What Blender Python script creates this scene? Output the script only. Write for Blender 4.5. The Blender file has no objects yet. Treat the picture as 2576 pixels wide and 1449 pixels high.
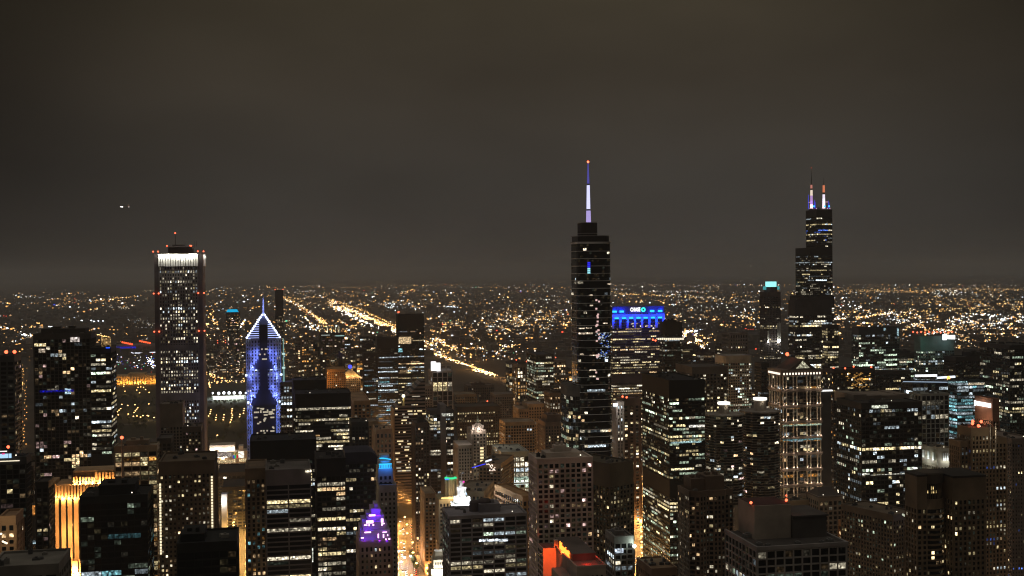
import bpy, math, random
from mathutils import Vector, Matrix, noise

# ---------------------------------------------------------------- camera, world, render
scene = bpy.context.scene
H = 314.0
YAW, PITCH, ROLL = math.radians(11.35), math.radians(0.80), math.radians(0.50)
FPX, CX, CY = 2963.0, 1288.0, 724.5           # the photograph measured in 2576 x 1449 units
fwd = Vector((math.sin(YAW)*math.cos(PITCH), math.cos(YAW)*math.cos(PITCH), -math.sin(PITCH)))
r0 = Vector((math.cos(YAW), -math.sin(YAW), 0))
u0 = r0.cross(fwd)
rgt = r0*math.cos(ROLL) - u0*math.sin(ROLL)
upv = u0*math.cos(ROLL) + r0*math.sin(ROLL)
cam_data = bpy.data.cameras.new('camera')
cam = bpy.data.objects.new('camera', cam_data)
scene.collection.objects.link(cam)
cam.matrix_world = Matrix(((rgt.x, upv.x, -fwd.x, 0), (rgt.y, upv.y, -fwd.y, 0), (rgt.z, upv.z, -fwd.z, H), (0, 0, 0, 1)))
cam_data.sensor_width = 36.0
cam_data.lens = 36.0*FPX/2576.0
cam_data.clip_start = 1.0
cam_data.clip_end = 200000.0
scene.camera = cam

world = bpy.data.worlds.new('World'); scene.world = world; world.use_nodes = True
nt = world.node_tree; nt.nodes.clear()
out = nt.nodes.new('ShaderNodeOutputWorld'); bg = nt.nodes.new('ShaderNodeBackground')
tc = nt.nodes.new('ShaderNodeTexCoord'); sep = nt.nodes.new('ShaderNodeSeparateXYZ')
nt.links.new(tc.outputs['Generated'], sep.inputs[0])
ramp = nt.nodes.new('ShaderNodeValToRGB')
e = ramp.color_ramp.elements
e[0].position = 0.0; e[0].color = (0.047, 0.043, 0.039, 1)
e[1].position = 1.0; e[1].color = (0.20, 0.178, 0.148, 1)
for p, c in ((0.08, (0.044, 0.040, 0.034, 1)), (0.16, (0.050, 0.041, 0.030, 1)), (0.25, (0.052, 0.042, 0.026, 1)), (0.45, (0.125, 0.108, 0.086, 1))):
    q = e.new(p); q.color = c
nt.links.new(sep.outputs['Z'], ramp.inputs[0])
mp = nt.nodes.new('ShaderNodeMapping'); mp.inputs['Scale'].default_value = (2.2, 2.2, 6.0)
mp.inputs['Rotation'].default_value = (0.0, 0.22, 0.0)
nt.links.new(tc.outputs['Generated'], mp.inputs[0])
nz = nt.nodes.new('ShaderNodeTexNoise'); nz.inputs['Scale'].default_value = 1.5
nz.inputs['Detail'].default_value = 4; nz.inputs['Roughness'].default_value = 0.5
nt.links.new(mp.outputs[0], nz.inputs['Vector'])
mr = nt.nodes.new('ShaderNodeMapRange')
for k, v in ((1, 0.30), (2, 0.70), (3, 0.68), (4, 1.00)): mr.inputs[k].default_value = v
nt.links.new(nz.outputs['Fac'], mr.inputs[0])
nt.links.new(ramp.outputs[0], bg.inputs['Color']); 
dp = nt.nodes.new('ShaderNodeVectorMath'); dp.operation = 'DOT_PRODUCT'; dp.inputs[1].default_value = (math.sin(math.radians(13.5)), math.cos(math.radians(13.5)), 0.0)
nt.links.new(tc.outputs['Generated'], dp.inputs[0])
m2 = nt.nodes.new('ShaderNodeMapRange'); m2.interpolation_type = 'SMOOTHSTEP'
for k, v in ((1, 0.87), (2, 0.985), (3, 0.30), (4, 1.0)): m2.inputs[k].default_value = v
nt.links.new(dp.outputs['Value'], m2.inputs[0])
hb_ = nt.nodes.new('ShaderNodeMapRange')
for k, v in ((1, 0.3), (2, 0.5), (3, 0.0), (4, 1.0)): hb_.inputs[k].default_value = v
nt.links.new(sep.outputs['Z'], hb_.inputs[0])
mxx = nt.nodes.new('ShaderNodeMath'); mxx.operation = 'MAXIMUM'
nt.links.new(m2.outputs[0], mxx.inputs[0]); nt.links.new(hb_.outputs[0], mxx.inputs[1]); m2 = mxx
mm_ = nt.nodes.new('ShaderNodeMath'); mm_.operation = 'MULTIPLY'
nt.links.new(mr.outputs[0], mm_.inputs[0]); nt.links.new(m2.outputs[0], mm_.inputs[1])
nt.links.new(mm_.outputs[0], bg.inputs['Strength'])
nt.links.new(bg.outputs[0], out.inputs['Surface'])

vs = scene.view_settings
vs.view_transform = 'Standard'; vs.look = 'None'; vs.gamma = 1.0; vs.exposure = 0.0; vs.use_curve_mapping = False
scene.render.engine = 'CYCLES'
cy = scene.cycles
cy.use_denoising = True
cy.use_light_tree = True
cy.max_bounces = 3; cy.diffuse_bounces = 1; cy.glossy_bounces = 2; cy.transmission_bounces = 2
cy.volume_bounces = 1; cy.transparent_max_bounces = 4
cy.sample_clamp_indirect = 0.6; cy.caustics_reflective = False; cy.caustics_refractive = False
cy.filter_width = 1.15

def ray(px, py):
    return fwd*FPX + rgt*(px-CX) - upv*(py-CY)
def at(px, py, Y):
    d = ray(px, py); t = Y/d.y
    return Vector((d.x*t, Y, H + d.z*t))
def ground(px, py, z=0.0):
    d = ray(px, py); t = (z-H)/d.z
    return Vector((d.x*t, d.y*t, z))
def project(p):
    v = Vector(p) - Vector((0, 0, H)); k = v.dot(fwd)
    return CX + FPX*v.dot(rgt)/k, CY - FPX*v.dot(upv)/k

# ---------------------------------------------------------------- materials
_m = {}
def wallmat(c, rough=0.85, var=0.35, scale=0.06):
    key = ('w', tuple(round(x, 3) for x in c), rough)
    if key in _m: return _m[key]
    m = bpy.data.materials.new('masonry'); m.use_nodes = True; n = m.node_tree
    b = n.nodes['Principled BSDF']; b.inputs['Roughness'].default_value = rough
    g = n.nodes.new('ShaderNodeNewGeometry'); t = n.nodes.new('ShaderNodeTexNoise')
    t.inputs['Scale'].default_value = scale; t.inputs['Detail'].default_value = 5
    n.links.new(g.outputs['Position'], t.inputs['Vector'])
    r = n.nodes.new('ShaderNodeValToRGB')
    r.color_ramp.elements[0].position = .3; r.color_ramp.elements[1].position = .7
    r.color_ramp.elements[0].color = (*[x*(1-var) for x in c], 1)
    r.color_ramp.elements[1].color = (*[min(1, x*(1+var)) for x in c], 1)
    n.links.new(t.outputs['Fac'], r.inputs[0]); n.links.new(r.outputs[0], b.inputs['Base Color'])
    _m[key] = m; return m
def glassmat(c=(0.012, 0.014, 0.016), rough=0.12):
    key = ('g', c, rough)
    if key in _m: return _m[key]
    m = bpy.data.materials.new('dark_glass'); m.use_nodes = True; n = m.node_tree
    b = n.nodes['Principled BSDF']; b.inputs['Roughness'].default_value = rough
    b.inputs['Base Color'].default_value = (*c, 1); b.inputs['IOR'].default_value = 1.5
    g = n.nodes.new('ShaderNodeNewGeometry'); t = n.nodes.new('ShaderNodeTexNoise')
    t.inputs['Scale'].default_value = 0.15; t.inputs['Detail'].default_value = 2
    n.links.new(g.outputs['Position'], t.inputs['Vector'])
    bp = n.nodes.new('ShaderNodeBump'); bp.inputs['Strength'].default_value = 0.05; bp.inputs['Distance'].default_value = 0.3
    n.links.new(t.outputs['Fac'], bp.inputs['Height']); n.links.new(bp.outputs[0], b.inputs['Normal'])
    _m[key] = m; return m
def emit(c, s, noisy=False, sampled=False):
    key = ('e', c, s, noisy, sampled)
    if key in _m: return _m[key]
    m = bpy.data.materials.new('emitted_light'); m.use_nodes = True; n = m.node_tree; n.nodes.clear()  # shared by lamps, lit windows, painted glow and painted reflections
    o = n.nodes.new('ShaderNodeOutputMaterial'); e = n.nodes.new('ShaderNodeEmission')
    e.inputs[0].default_value = (*c, 1); e.inputs[1].default_value = s
    n.links.new(e.outputs[0], o.inputs['Surface'])
    if noisy:
        g = n.nodes.new('ShaderNodeNewGeometry'); t = n.nodes.new('ShaderNodeTexNoise')
        t.inputs['Scale'].default_value = 0.55; t.inputs['Detail'].default_value = 2
        n.links.new(g.outputs['Position'], t.inputs['Vector'])
        r = n.nodes.new('ShaderNodeMapRange')
        for k, v in ((1, .36), (2, .64), (3, .12*s), (4, 1.15*s)): r.inputs[k].default_value = v
        n.links.new(t.outputs['Fac'], r.inputs[0])
        # bright spots painted into the glow, imitating ceiling lamps in the rooms
        vo = n.nodes.new('ShaderNodeTexVoronoi'); vo.inputs['Scale'].default_value = 0.42
        n.links.new(g.outputs['Position'], vo.inputs['Vector'])
        q = n.nodes.new('ShaderNodeMapRange')
        for k, v in ((1, .12), (2, .42), (3, 2.2*s), (4, 0.0)): q.inputs[k].default_value = v
        n.links.new(vo.outputs['Distance'], q.inputs[0])
        ad = n.nodes.new('ShaderNodeMath'); n.links.new(r.outputs[0], ad.inputs[0]); n.links.new(q.outputs[0], ad.inputs[1])
        n.links.new(ad.outputs[0], e.inputs[1])
    m.cycles.emission_sampling = 'AUTO' if sampled else 'NONE'
    _m[key] = m; return m
TONE = dict(W=(1, .66, .34), Y=(1, .80, .42), N=(1, .88, .64), C=(.78, .92, 1), G=(.80, 1, .74), O=(1, .45, .10),
            B=(.12, .25, 1), T=(.35, .85, .95), R=(1, .12, .05), P=(1, .65, .6))
LEVEL = (0.05, 0.15, 0.42, 1.0, 2.3)

# ---------------------------------------------------------------- mesh helpers
def link(o, parent=None):
    scene.collection.objects.link(o)
    if parent is not None: o.parent = parent
    return o
class MB:
    def __init__(s): s.v = []; s.f = []; s.mi = []
    def face(s, pts, mi=0):
        n = len(s.v); s.v += [tuple(p) for p in pts]; s.f.append(tuple(range(n, n+len(pts)))); s.mi.append(mi)
    def prism(s, poly, z0, z1, mi=0, top=None, mtop=None):
        n = len(s.v); k = len(poly); tp = top or poly
        s.v += [(x, y, z0) for x, y in poly] + [(x, y, z1) for x, y in tp]
        for i in range(k):
            j = (i+1) % k; s.f.append((n+i, n+j, n+k+j, n+k+i)); s.mi.append(mi)
        s.f.append(tuple(n+k+i for i in range(k))); s.mi.append(mi if mtop is None else mtop)
        s.f.append(tuple(n+k-1-i for i in range(k))); s.mi.append(mi)
    def box(s, x0, x1, y0, y1, z0, z1, mi=0):
        s.prism([(x0, y0), (x1, y0), (x1, y1), (x0, y1)], z0, z1, mi)
    def cyl(s, x, y, z0, z1, r0_, r1_=None, n=12, mi=0):
        r1_ = r0_ if r1_ is None else r1_
        c = [(math.cos(2*math.pi*i/n), math.sin(2*math.pi*i/n)) for i in range(n)]
        s.prism([(x+r0_*a, y+r0_*b) for a, b in c], z0, z1, mi, top=[(x+r1_*a, y+r1_*b) for a, b in c])
    def octa(s, x, y, z, rx, rz, mi=0):
        n = len(s.v)
        s.v += [(x+rx, y, z), (x, y+rx, z), (x-rx, y, z), (x, y-rx, z), (x, y, z+rz), (x, y, z-rz)]
        for a, b in ((0, 1), (1, 2), (2, 3), (3, 0)):
            s.f.append((n+a, n+b, n+4)); s.f.append((n+b, n+a, n+5)); s.mi += [mi, mi]
    def ball(s, x, y, z, r, mi=0, n=8, sz=1.0):
        for i in range(4):
            a0, a1 = -math.pi/2+math.pi*i/4, -math.pi/2+math.pi*(i+1)/4
            for j in range(n):
                b0, b1 = 2*math.pi*j/n, 2*math.pi*(j+1)/n
                P = lambda a, b: (x+r*math.cos(a)*math.cos(b), y+r*math.cos(a)*math.sin(b), z+sz*r*math.sin(a))
                if i == 0: s.face([P(a0, b0), P(a1, b1), P(a1, b0)][::-1], mi)
                elif i == 3: s.face([P(a0, b0), P(a0, b1), P(a1, b0)], mi)
                else: s.face([P(a0, b0), P(a0, b1), P(a1, b1), P(a1, b0)], mi)
    def bar(s, a, b, w, mi=0):
        a, b = Vector(a), Vector(b); d = (b-a).normalized()
        u = d.cross(Vector((0, 0, 1)));  u = Vector((1, 0, 0)) if u.length < 1e-4 else u.normalized()
        v = d.cross(u); n = len(s.v)
        for p in (a, b):
            for i, j in ((-1, -1), (1, -1), (1, 1), (-1, 1)): s.v.append(tuple(p+u*(i*w/2)+v*(j*w/2)))
        for q in ((0, 1, 5, 4), (1, 2, 6, 5), (2, 3, 7, 6), (3, 0, 4, 7), (3, 2, 1, 0), (4, 5, 6, 7)):
            s.f.append(tuple(n+i for i in q)); s.mi.append(mi)
    def build(s, name, mats, parent=None, kind=None):
        me = bpy.data.meshes.new(name); me.from_pydata(s.v, [], s.f)
        for m in (mats if isinstance(mats, (list, tuple)) else [mats]): me.materials.append(m)
        me.polygons.foreach_set('material_index', s.mi); me.update()
        o = link(bpy.data.objects.new(name, me), parent)
        if kind: o['kind'] = kind
        return o
def tag(o, label, cat, group=None):
    o['label'] = label; o['category'] = cat
    if group: o['group'] = group
    return o
def empty(name, x, y, rz=0.0, z=0.0):
    o = bpy.data.objects.new(name, None); o.location = (x, y, z); o.rotation_euler = (0, 0, rz)
    o.empty_display_size = 5
    return link(o)
def lamp(parent, name, loc, power, color, r=0.5, spot=None, aim=None, blend=0.6):
    l = bpy.data.lights.new(name, 'SPOT' if spot else 'POINT'); l.energy = power; l.color = color
    l.shadow_soft_size = r
    if spot: l.spot_size = math.radians(spot); l.spot_blend = blend
    o = bpy.data.objects.new(name, l); o.location = loc
    if spot: o.rotation_euler = (Vector(aim)-Vector(loc)).to_track_quat('-Z', 'Y').to_euler()
    return link(o, parent)
def text_mesh(name, s, size, depth, mat, parent, loc, rot, bold=0.0, shear=0.0):
    cu = bpy.data.curves.new(name, 'FONT'); cu.body = s; cu.size = size; cu.extrude = depth; cu.offset = bold; cu.shear = shear
    cu.align_x = 'CENTER'; cu.align_y = 'CENTER'; cu.resolution_u = 3
    t = bpy.data.objects.new(name, cu); scene.collection.objects.link(t)
    dg = bpy.context.evaluated_depsgraph_get(); me = bpy.data.meshes.new_from_object(t.evaluated_get(dg))
    bpy.data.objects.remove(t); me.materials.clear(); me.materials.append(mat)
    o = link(bpy.data.objects.new(name, me), parent); o.location = loc; o.rotation_euler = rot
    return o

def offset(poly, d):
    out, k = [], len(poly)
    for i in range(k):
        p, c, n = Vector(poly[i-1]), Vector(poly[i]), Vector(poly[(i+1) % k])
        a = (c-p).normalized(); b = (n-c).normalized()
        na, nb = Vector((a.y, -a.x)), Vector((b.y, -b.x))
        m = (na+nb); m.normalize(); q = m.dot(na)
        out.append(tuple(c + m*(d/max(q, .3))))
    return out
def rect(w, d, x=0, y=0): return [(x-w/2, y-d/2), (x+w/2, y-d/2), (x+w/2, y+d/2), (x-w/2, y+d/2)]
def rounded(w, d, r, n=4):
    o = []
    for cx, cy_, a in ((w/2-r, -d/2+r, -90), (w/2-r, d/2-r, 0), (-w/2+r, d/2-r, 90), (-w/2+r, -d/2+r, 180)):
        for i in range(n+1):
            t = math.radians(a+90*i/n); o.append((cx+r*math.cos(t), cy_+r*math.sin(t)))
    return o
def circle(r, n=24): return [(r*math.cos(2*math.pi*i/n), r*math.sin(2*math.pi*i/n)) for i in range(n)]

# ---------------------------------------------------------------- facade styles
def S(base=None, **k):
    d = dict(wall=(.10, .09, .08), glass=(.012, .014, .016), fh=3.8, bay=3.0, sp=1.3, pw=0.5, pd=0.35, p=.12, run=.5, full=.06, half=.15,
             tones='NNYWC', lv=(2, 4, 4, 3, 1), top=4.0, dark=(), every=1, sill=0)
    if base: d.update(base)
    d.update(k); return d
RES = S(wall=(.22, .19, .16), fh=3.1, bay=4.0, sp=1.0, pw=1.2, p=.24, run=.15, full=.0, half=.03, tones='WWYNNPO', lv=(2, 4, 4, 3, 1))
BALC = S(RES, wall=(.16, .14, .12), sp=.45, pw=.4, pd=.8, p=.13)
OFF = S(wall=(.05, .045, .04), p=.14, run=.6, full=.12, half=.25)
BLACK = S(OFF, wall=(.018, .018, .018), sp=1.5, pw=.35, bay=3.2)
GRID = S(OFF, wall=(.26, .24, .23), bay=6.5, sp=1.3, pw=1.0)
STONE = S(OFF, wall=(.30, .26, .21), bay=3.6, sp=1.6, pw=1.6, p=.08, full=.01, half=.04, run=.2, tones='WYNN')
FINS = S(OFF, wall=(.24, .22, .20), bay=2.6, sp=.9, pw=.9, pd=.9)
GLASS = S(OFF, wall=(.07, .075, .08), bay=2.4, sp=.5, pw=.2, pd=.15, p=.12, tones='NCCGW')

RECTS = []
_unit = {}
def unit_quad(tone, lv):
    k = (tone, lv)
    if k not in _unit:
        me = bpy.data.meshes.new('window')
        me.from_pydata([(-.5, 0, -.5), (.5, 0, -.5), (.5, 0, .5), (-.5, 0, .5), (-.5, .15, -.5), (.5, .15, -.5), (.5, .15, .5), (-.5, .15, .5)],
                       [], [(0, 1, 2, 3), (1, 5, 6, 2), (5, 4, 7, 6), (4, 0, 3, 7), (3, 2, 6, 7), (4, 5, 1, 0)])
        me.materials.append(emit(TONE[tone], LEVEL[lv], True)); _unit[k] = me
    return _unit[k]

def tower(root, poly, z0, z1, st, rng, zlow=0.0, indiv=100, walls=None, names=('wall', 'glazing')):
    """glass core, floor bands and piers round a footprint, lit windows and faint painted reflections in the openings"""
    core, fr = MB(), MB()
    core.prism(poly, z0, z1-0.6)
    fh, sp, pd = st['fh'], st['sp'], st['pd']
    top = z1 - st['top']
    nf = max(1, int((top - max(z0, zlow))/fh))
    out_p = offset(poly, pd)
    fr.prism(out_p, top, z1)                                   # parapet / plant floors
    levels = []
    for k in range(nf+1):
        z = top - k*fh
        if k > 0 and z < max(z0, zlow): break
        levels.append(z)
        if k > 0 and k % st['every'] == 0: fr.prism(out_p, z-sp/2, z+sp/2)
    zb = levels[-1]
    if zb > z0: fr.prism(offset(poly, pd-.02), z0, max(zb-fh, z0+.5))
    for a, b in st['dark']:
        fr.prism(offset(poly, pd+.03), z0+(z1-z0)*a, z0+(z1-z0)*b)
    wins = []
    k = len(poly)
    for i in range(k):
        a, b = Vector(poly[i]), Vector(poly[(i+1) % k]); L = (b-a).length
        if L < 1.0: continue
        t = (b-a)/L; nrm = Vector((t.y, -t.x))
        n = max(1, round(L/st['bay'])); bw = L/n
        pw = min(st['pw'], bw*.6)
        if pw > 0.05:
            for j in range(n+1):
                if 0 < j < n or L > 6:
                    c = a+t*(bw*j); w2 = pw/2 if 0 < j < n else pw*.5
                    q = [c-t*w2, c+t*w2, c+t*w2+nrm*(pd+.12), c-t*w2+nrm*(pd+.12)]
                    q = [(v.x, v.y) for v in q]
                    fr.prism([q[3], q[2], q[1], q[0]], max(zb-fh*.5, z0), top+.3)
        if nrm.y > 0.55: continue
        ang = math.atan2(t.y, t.x)
        for f, z in enumerate(levels[:-1] if len(levels) > 1 else []):
            zr = (z - fh/2 - z0)/(z1-z0)
            if any(a_-.005 < zr < b_+.005 for a_, b_ in st['dark']): continue
            q = rng.random()
            frng = random.Random(int(f*7919 + st.get('seed', 0)))
            ff = frng.random(); pf = .88 if ff < st['full'] else (.45 if ff < st['full']+st['half'] else st['p'])
            ftone = frng.choice(st['tones']); fl = frng.choices(range(5), weights=st['lv'])[0]
            if ff < st['full']: fl = max(2, fl)
            on = False; tone = ftone; lv = fl
            for j in range(n):
                if rng.random() < st['run'] and j > 0: pass
                else:
                    on = rng.random() < pf
                    tone = ftone if rng.random() < .6 else rng.choice(st['tones'])
                    lv = fl if rng.random() < .45 else rng.choices(range(5), weights=st['lv'])[0]
                dim = (not on) and rng.random() < .20  # unlit panes get a faint glow that paints reflections on the glass
                if on or dim:
                    if dim: tone, lv = rng.choice('WYNG'), -1
                    c = a+t*(bw*(j+.5)) + nrm*.16
                    w = bw-pw if bw-pw > .6 else bw*.85
                    hh = fh-sp if st['every'] == 1 else fh*.6
                    wins.append((c.x, c.y, z-fh/2, w, hh, ang, tone, lv, nrm.y))
    o1 = core.build(names[1], glassmat(st['glass']), root)
    fr.build(names[0], wallmat(st['wall']) if walls is None else walls, root)
    dims = [w for w in wins if w[7] < 0]; wins = [w for w in wins if w[7] >= 0]
    wins.sort(key=lambda w: (-LEVEL[w[7]]*w[3]*w[4]*(1.4 if w[8] < -.5 else 1)))
    ind = wins[:indiv]; rest = wins[indiv:] + dims
    for x, y, z, w, h, ang, tone, lv, _ in ind:
        o = bpy.data.objects.new('window', unit_quad(tone, lv)); o.location = (x, y, z)
        o.rotation_euler = (0, 0, ang); o.scale = (w, 1, h); link(o, root)
    if rest:
        keys = sorted({(w[6], w[7]) for w in rest}); mb = MB()
        for x, y, z, w, h, ang, tone, lv, _ in rest:
            dx, dy = math.cos(ang)*w/2, math.sin(ang)*w/2
            mb.face([(x-dx, y-dy, z-h/2), (x+dx, y+dy, z-h/2), (x+dx, y+dy, z+h/2), (x-dx, y-dy, z+h/2)], keys.index((tone, lv)))
        mb.build('glowing_windows', [emit(TONE[a], LEVEL[b] if b >= 0 else .016, True) for a, b in keys], root, 'stuff')  # faintest faces are the painted glass reflections
    return len(ind)

def beacon(root, x, y, z, r=1.3, c='R', s=4.0, h=2.5, name='beacon'):
    m = MB(); m.cyl(x, y, z-h, z, .15, n=5, mi=0); m.ball(x, y, z+r*.8, r, 1, 6)
    return m.build(name, [wallmat((.1, .1, .1)), emit(TONE[c], s)], root)

def T(name, label, xl, xr, yt, Y, D, st, cat='tower', group=None, rot=0, poly=None, seed=None, pent=(), beac=(),
      indiv=None, reg=True, z0=0.0, yb=None, mast=(), zlow_y=1470, roofc=(.05, .05, .05)):
    A, B = at(xl, yt, Y), at(xr, yt, Y)
    W = B.x-A.x; z1 = (A.z+B.z)/2; cx, cy_ = (A.x+B.x)/2, Y+D/2
    root = empty(name, cx, cy_, math.radians(rot)); tag(root, label, cat, group)
    sd = seed if seed is not None else int(xl*31+yt*17+Y) % 99991
    rng = random.Random(sd); st = dict(st, seed=sd)
    zlow = at((xl+xr)/2, zlow_y, Y).z - 8
    if indiv is None: indiv = 100 if Y < 1700 else 0
    P = poly(W, D) if poly else rect(W, D)
    tower(root, P, z0, z1, st, rng, max(0, zlow), indiv)
    rm = MB(); ip = offset(P, -.8)
    rm.prism(ip, z1-.62, z1-.25); rm.build('roof', wallmat(roofc), root)
    rm = MB(); q = offset(P, st['pd']+.1); qi = offset(P, -.6)
    for i in range(len(q)):
        j = (i+1) % len(q); rm.prism([q[i], q[j], qi[j], qi[i]], z1-.3, z1+1.0)
    rm.build('parapet', wallmat(st['wall']), root)
    for a, b, c, d, h in pent:
        m = MB(); m.box(W*(a-.5), W*(b-.5), D*(c-.5), D*(d-.5), z1-.3, z1+h)
        w_, d_ = W*(b-a), D*(d-c)
        m.box(W*(a-.5)+w_*.2, W*(a-.5)+w_*.4, D*(c-.5)+d_*.3, D*(c-.5)+d_*.6, z1+h, z1+h+1.6)
        m.box(W*(a-.5)+w_*.6, W*(a-.5)+w_*.75, D*(c-.5)+d_*.2, D*(c-.5)+d_*.5, z1+h, z1+h+2.2)
        m.build('penthouse', wallmat(tuple(x*.8 for x in st['wall'])), root)
    for a, b, dz in beac: beacon(root, W*(a-.5), D*(b-.5), z1+dz)
    for a, b, h in mast:
        m = MB(); m.cyl(W*(a-.5), D*(b-.5), z1, z1+h, .6, .2, 6); m.build('mast', wallmat((.15, .15, .15)), root)
    # small roof plant
    if W > 14 and D > 10 and Y < 1350:
        for i in range(6):
            x, y = rng.uniform(-.40, .40)*W, rng.uniform(-.4, .4)*D; s = rng.uniform(.8, 2.2); m = MB(); hh = rng.uniform(.9, 2.6)
            if i % 3 == 2: m.cyl(x, y, z1-.3, z1+hh*.7, s*.8, s*.8, 10); m.cyl(x, y, z1+hh*.7, z1+hh*.85, s*.5, s*.5, 10)
            else: m.box(x-s, x+s, y-s*.7, y+s*.7, z1-.3, z1+hh); m.box(x-s*.4, x+s*.3, y-s*.3, y+s*.3, z1+hh, z1+hh+.6)
            m.build('roof_unit', wallmat(rng.choice(((.12, .12, .12), (.25, .24, .22), (.07, .07, .07)))), root)
        if rng.random() < .55:
            x, y = rng.uniform(-.4, .4)*W, -D*.42; m = MB(); m.cyl(x, y, z1, z1+1.6, .08, .08, 5); m.ball(x, y, z1+1.8, .42, 1, 6)
            m.build('roof_lamp', [wallmat((.1, .1, .1)), emit((1, .9, .7), 2.2)], root)
    if reg: RECTS.append((cx-W/2, cx+W/2, Y, Y+D, 'filler' if group else label))
    root['_dims'] = (W, D, z1)
    return root, W, D, z1
# ================================================================= generic towers (x-left, x-right, roof line, distance, depth)
DK = (.022, .02, .02)
# ---- left
T('office_tower', 'dark tower with pale window grid and two red roof beacons at the left edge', 0, 35, 897, 900, 22,
  S(RES, wall=(.10, .10, .10), p=.07, sp=1.2, pw=1.0, bay=4.2), beac=((.35, .2, 2), (.95, .2, 2)))
T('apartment_tower', 'tall dark slab with thin balcony lines and many scattered warm windows at left', 86, 226, 842, 1100, 30,
  S(BALC, wall=(.09, .08, .07), p=.15, bay=3.4, run=.3, lv=(3, 4, 4, 3, 2), tones='WWYNNPC'), pent=((.1, .9, .2, .9, 5),))
T('office_tower', 'slim dark tower with bright white window rows joined to the balcony slab', 228, 278, 877, 1085, 34,
  S(OFF, wall=(.04, .04, .045), fh=3.9, bay=4.4, sp=1.8, pw=.3, p=.45, full=.45, half=.3, tones='NNCYG', lv=(1, 2, 4, 4, 2), dark=((.55, .62),)))
T('apartment_tower', 'dark glass tower at the lower left with a blue and white rooftop sign', 0, 64, 1153, 800, 14,
  S(BALC, wall=(.05, .05, .05), p=.13, bay=4.0, lv=(2, 3, 4, 3, 2)))
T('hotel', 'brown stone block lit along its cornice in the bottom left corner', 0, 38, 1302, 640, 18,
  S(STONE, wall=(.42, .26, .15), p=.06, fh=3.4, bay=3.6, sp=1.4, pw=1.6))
T('low_building', 'low grey flat roof along the bottom left edge', -30, 146, 1427, 560, 30, S(STONE, wall=(.2, .19, .17), p=0, bay=6), roofc=(.12, .12, .115))
T('apartment_tower', 'narrow black tower with few lit windows left of the orange floodlit tower', 90, 121, 1215, 880, 20,
  S(RES, wall=(.05, .045, .04), p=.08))
T('office_tower', 'pale concrete office block with orange lit floors and a red beacon mast', 289, 394, 1124, 950, 18,
  S(GRID, wall=(.33, .27, .19), bay=6.6, p=.5, full=.35, half=.3, tones='OWYWY', lv=(2, 4, 4, 2, 0), fh=3.7, sp=.9, pw=.8), pent=((.25, .8, .2, .8, 4.5),))
T('office_tower', 'black glass block with dim greenish windows in front of the orange floodlit tower', 202, 370, 1250, 790, 36,
  S(BLACK, wall=(.012, .014, .014), fh=3.9, sp=.9, bay=4.3, pw=.2, p=.10, run=.6, full=.05, half=.22, tones='GGCYT', lv=(4, 4, 3, 1, 0)), pent=((.25, .8, .2, .9, 6.5),))
T('apartment_tower', 'broad brown tower with vertical strings of small warm windows', 401, 538, 1163, 800, 42,
  S(RES, wall=(.15, .11, .07), fh=3.05, bay=2.75, sp=1.5, pw=1.35, p=.30, run=.05, tones='WWYNN', lv=(3, 4, 3, 2, 1), top=8))
T('office_tower', 'black flat roofed block with dim office windows at the bottom beside the yellow street', 446, 594, 1368, 610, 32,
  S(BLACK, wall=(.012, .014, .014), fh=3.8, bay=4.4, sp=1.0, pw=.3, p=.15, run=.6, half=.25, tones='GYCNT', lv=(3, 4, 3, 1, 0)), pent=((.05, .45, .2, .9, 4),))
T('apartment_tower', 'grey brown tower with a plain upper wall directly below the white crowned skyscraper', 403, 458, 1018, 1190, 30,
  S(RES, wall=(.16, .13, .10), p=.14, top=22, fh=3.0, bay=3.0))
T('apartment_tower', 'dark brick tower with small warm windows right of the grey brown tower', 459, 505, 1076, 1130, 30,
  S(RES, wall=(.11, .08, .06), p=.2, fh=3.0, bay=2.8, sp=1.2))
T('apartment_tower', 'short dark tower half hidden left of the grey brown tower', 396, 430, 1105, 1100, 30, S(RES, wall=(.07, .06, .05), p=.14))
# ---- centre left
T('office_tower', 'wide black block with a plain dark top standing before the blue lit pointed skyscraper', 630, 795, 1110, 1000, 45,
  S(BLACK, wall=(.014, .014, .015), top=16, fh=3.8, p=.07, run=.7, full=.08, half=.12, tones='NYNC'))
T('apartment_tower', 'narrow brown tower with vertical dark bays and orange window strings', 619, 667, 1181, 850, 40,
  S(FINS, wall=(.20, .14, .09), fh=3.1, bay=3.3, sp=.9, pw=1.6, pd=.8, p=.3, run=.1, tones='OWYWT', lv=(3, 4, 3, 1, 0), top=7))
T('office_tower', 'grey gridded slab with three wide bays and white lit floors', 669, 781, 1184, 835, 42,
  S(GRID, wall=(.19, .17, .16), bay=15.5, fh=3.3, sp=1.0, pw=.9, top=10, p=.16, full=.13, half=.2, run=.5, tones='NNCY'), )
T('office_tower', 'dark office tower with rows of white windows right of the gridded slab', 797, 868, 1156, 905, 42,
  S(OFF, wall=(.035, .03, .028), bay=3.4, p=.22, full=.25, half=.25, run=.6, tones='NNWY', lv=(2, 3, 4, 3, 1), top=13))
T('office_tower', 'dark blue tower with a rounded barrel top', 869, 950, 1155, 1010, 38,
  S(OFF, wall=(.03, .03, .045), p=.08, half=.2, top=4))
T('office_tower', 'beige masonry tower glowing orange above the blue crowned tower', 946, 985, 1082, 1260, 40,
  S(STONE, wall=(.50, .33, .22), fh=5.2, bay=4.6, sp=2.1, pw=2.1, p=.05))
T('office_tower', 'dim beige tower behind the orange glowing masonry tower', 927, 952, 1062, 1330, 36, S(STONE, wall=(.32, .24, .17), p=.03))
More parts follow.
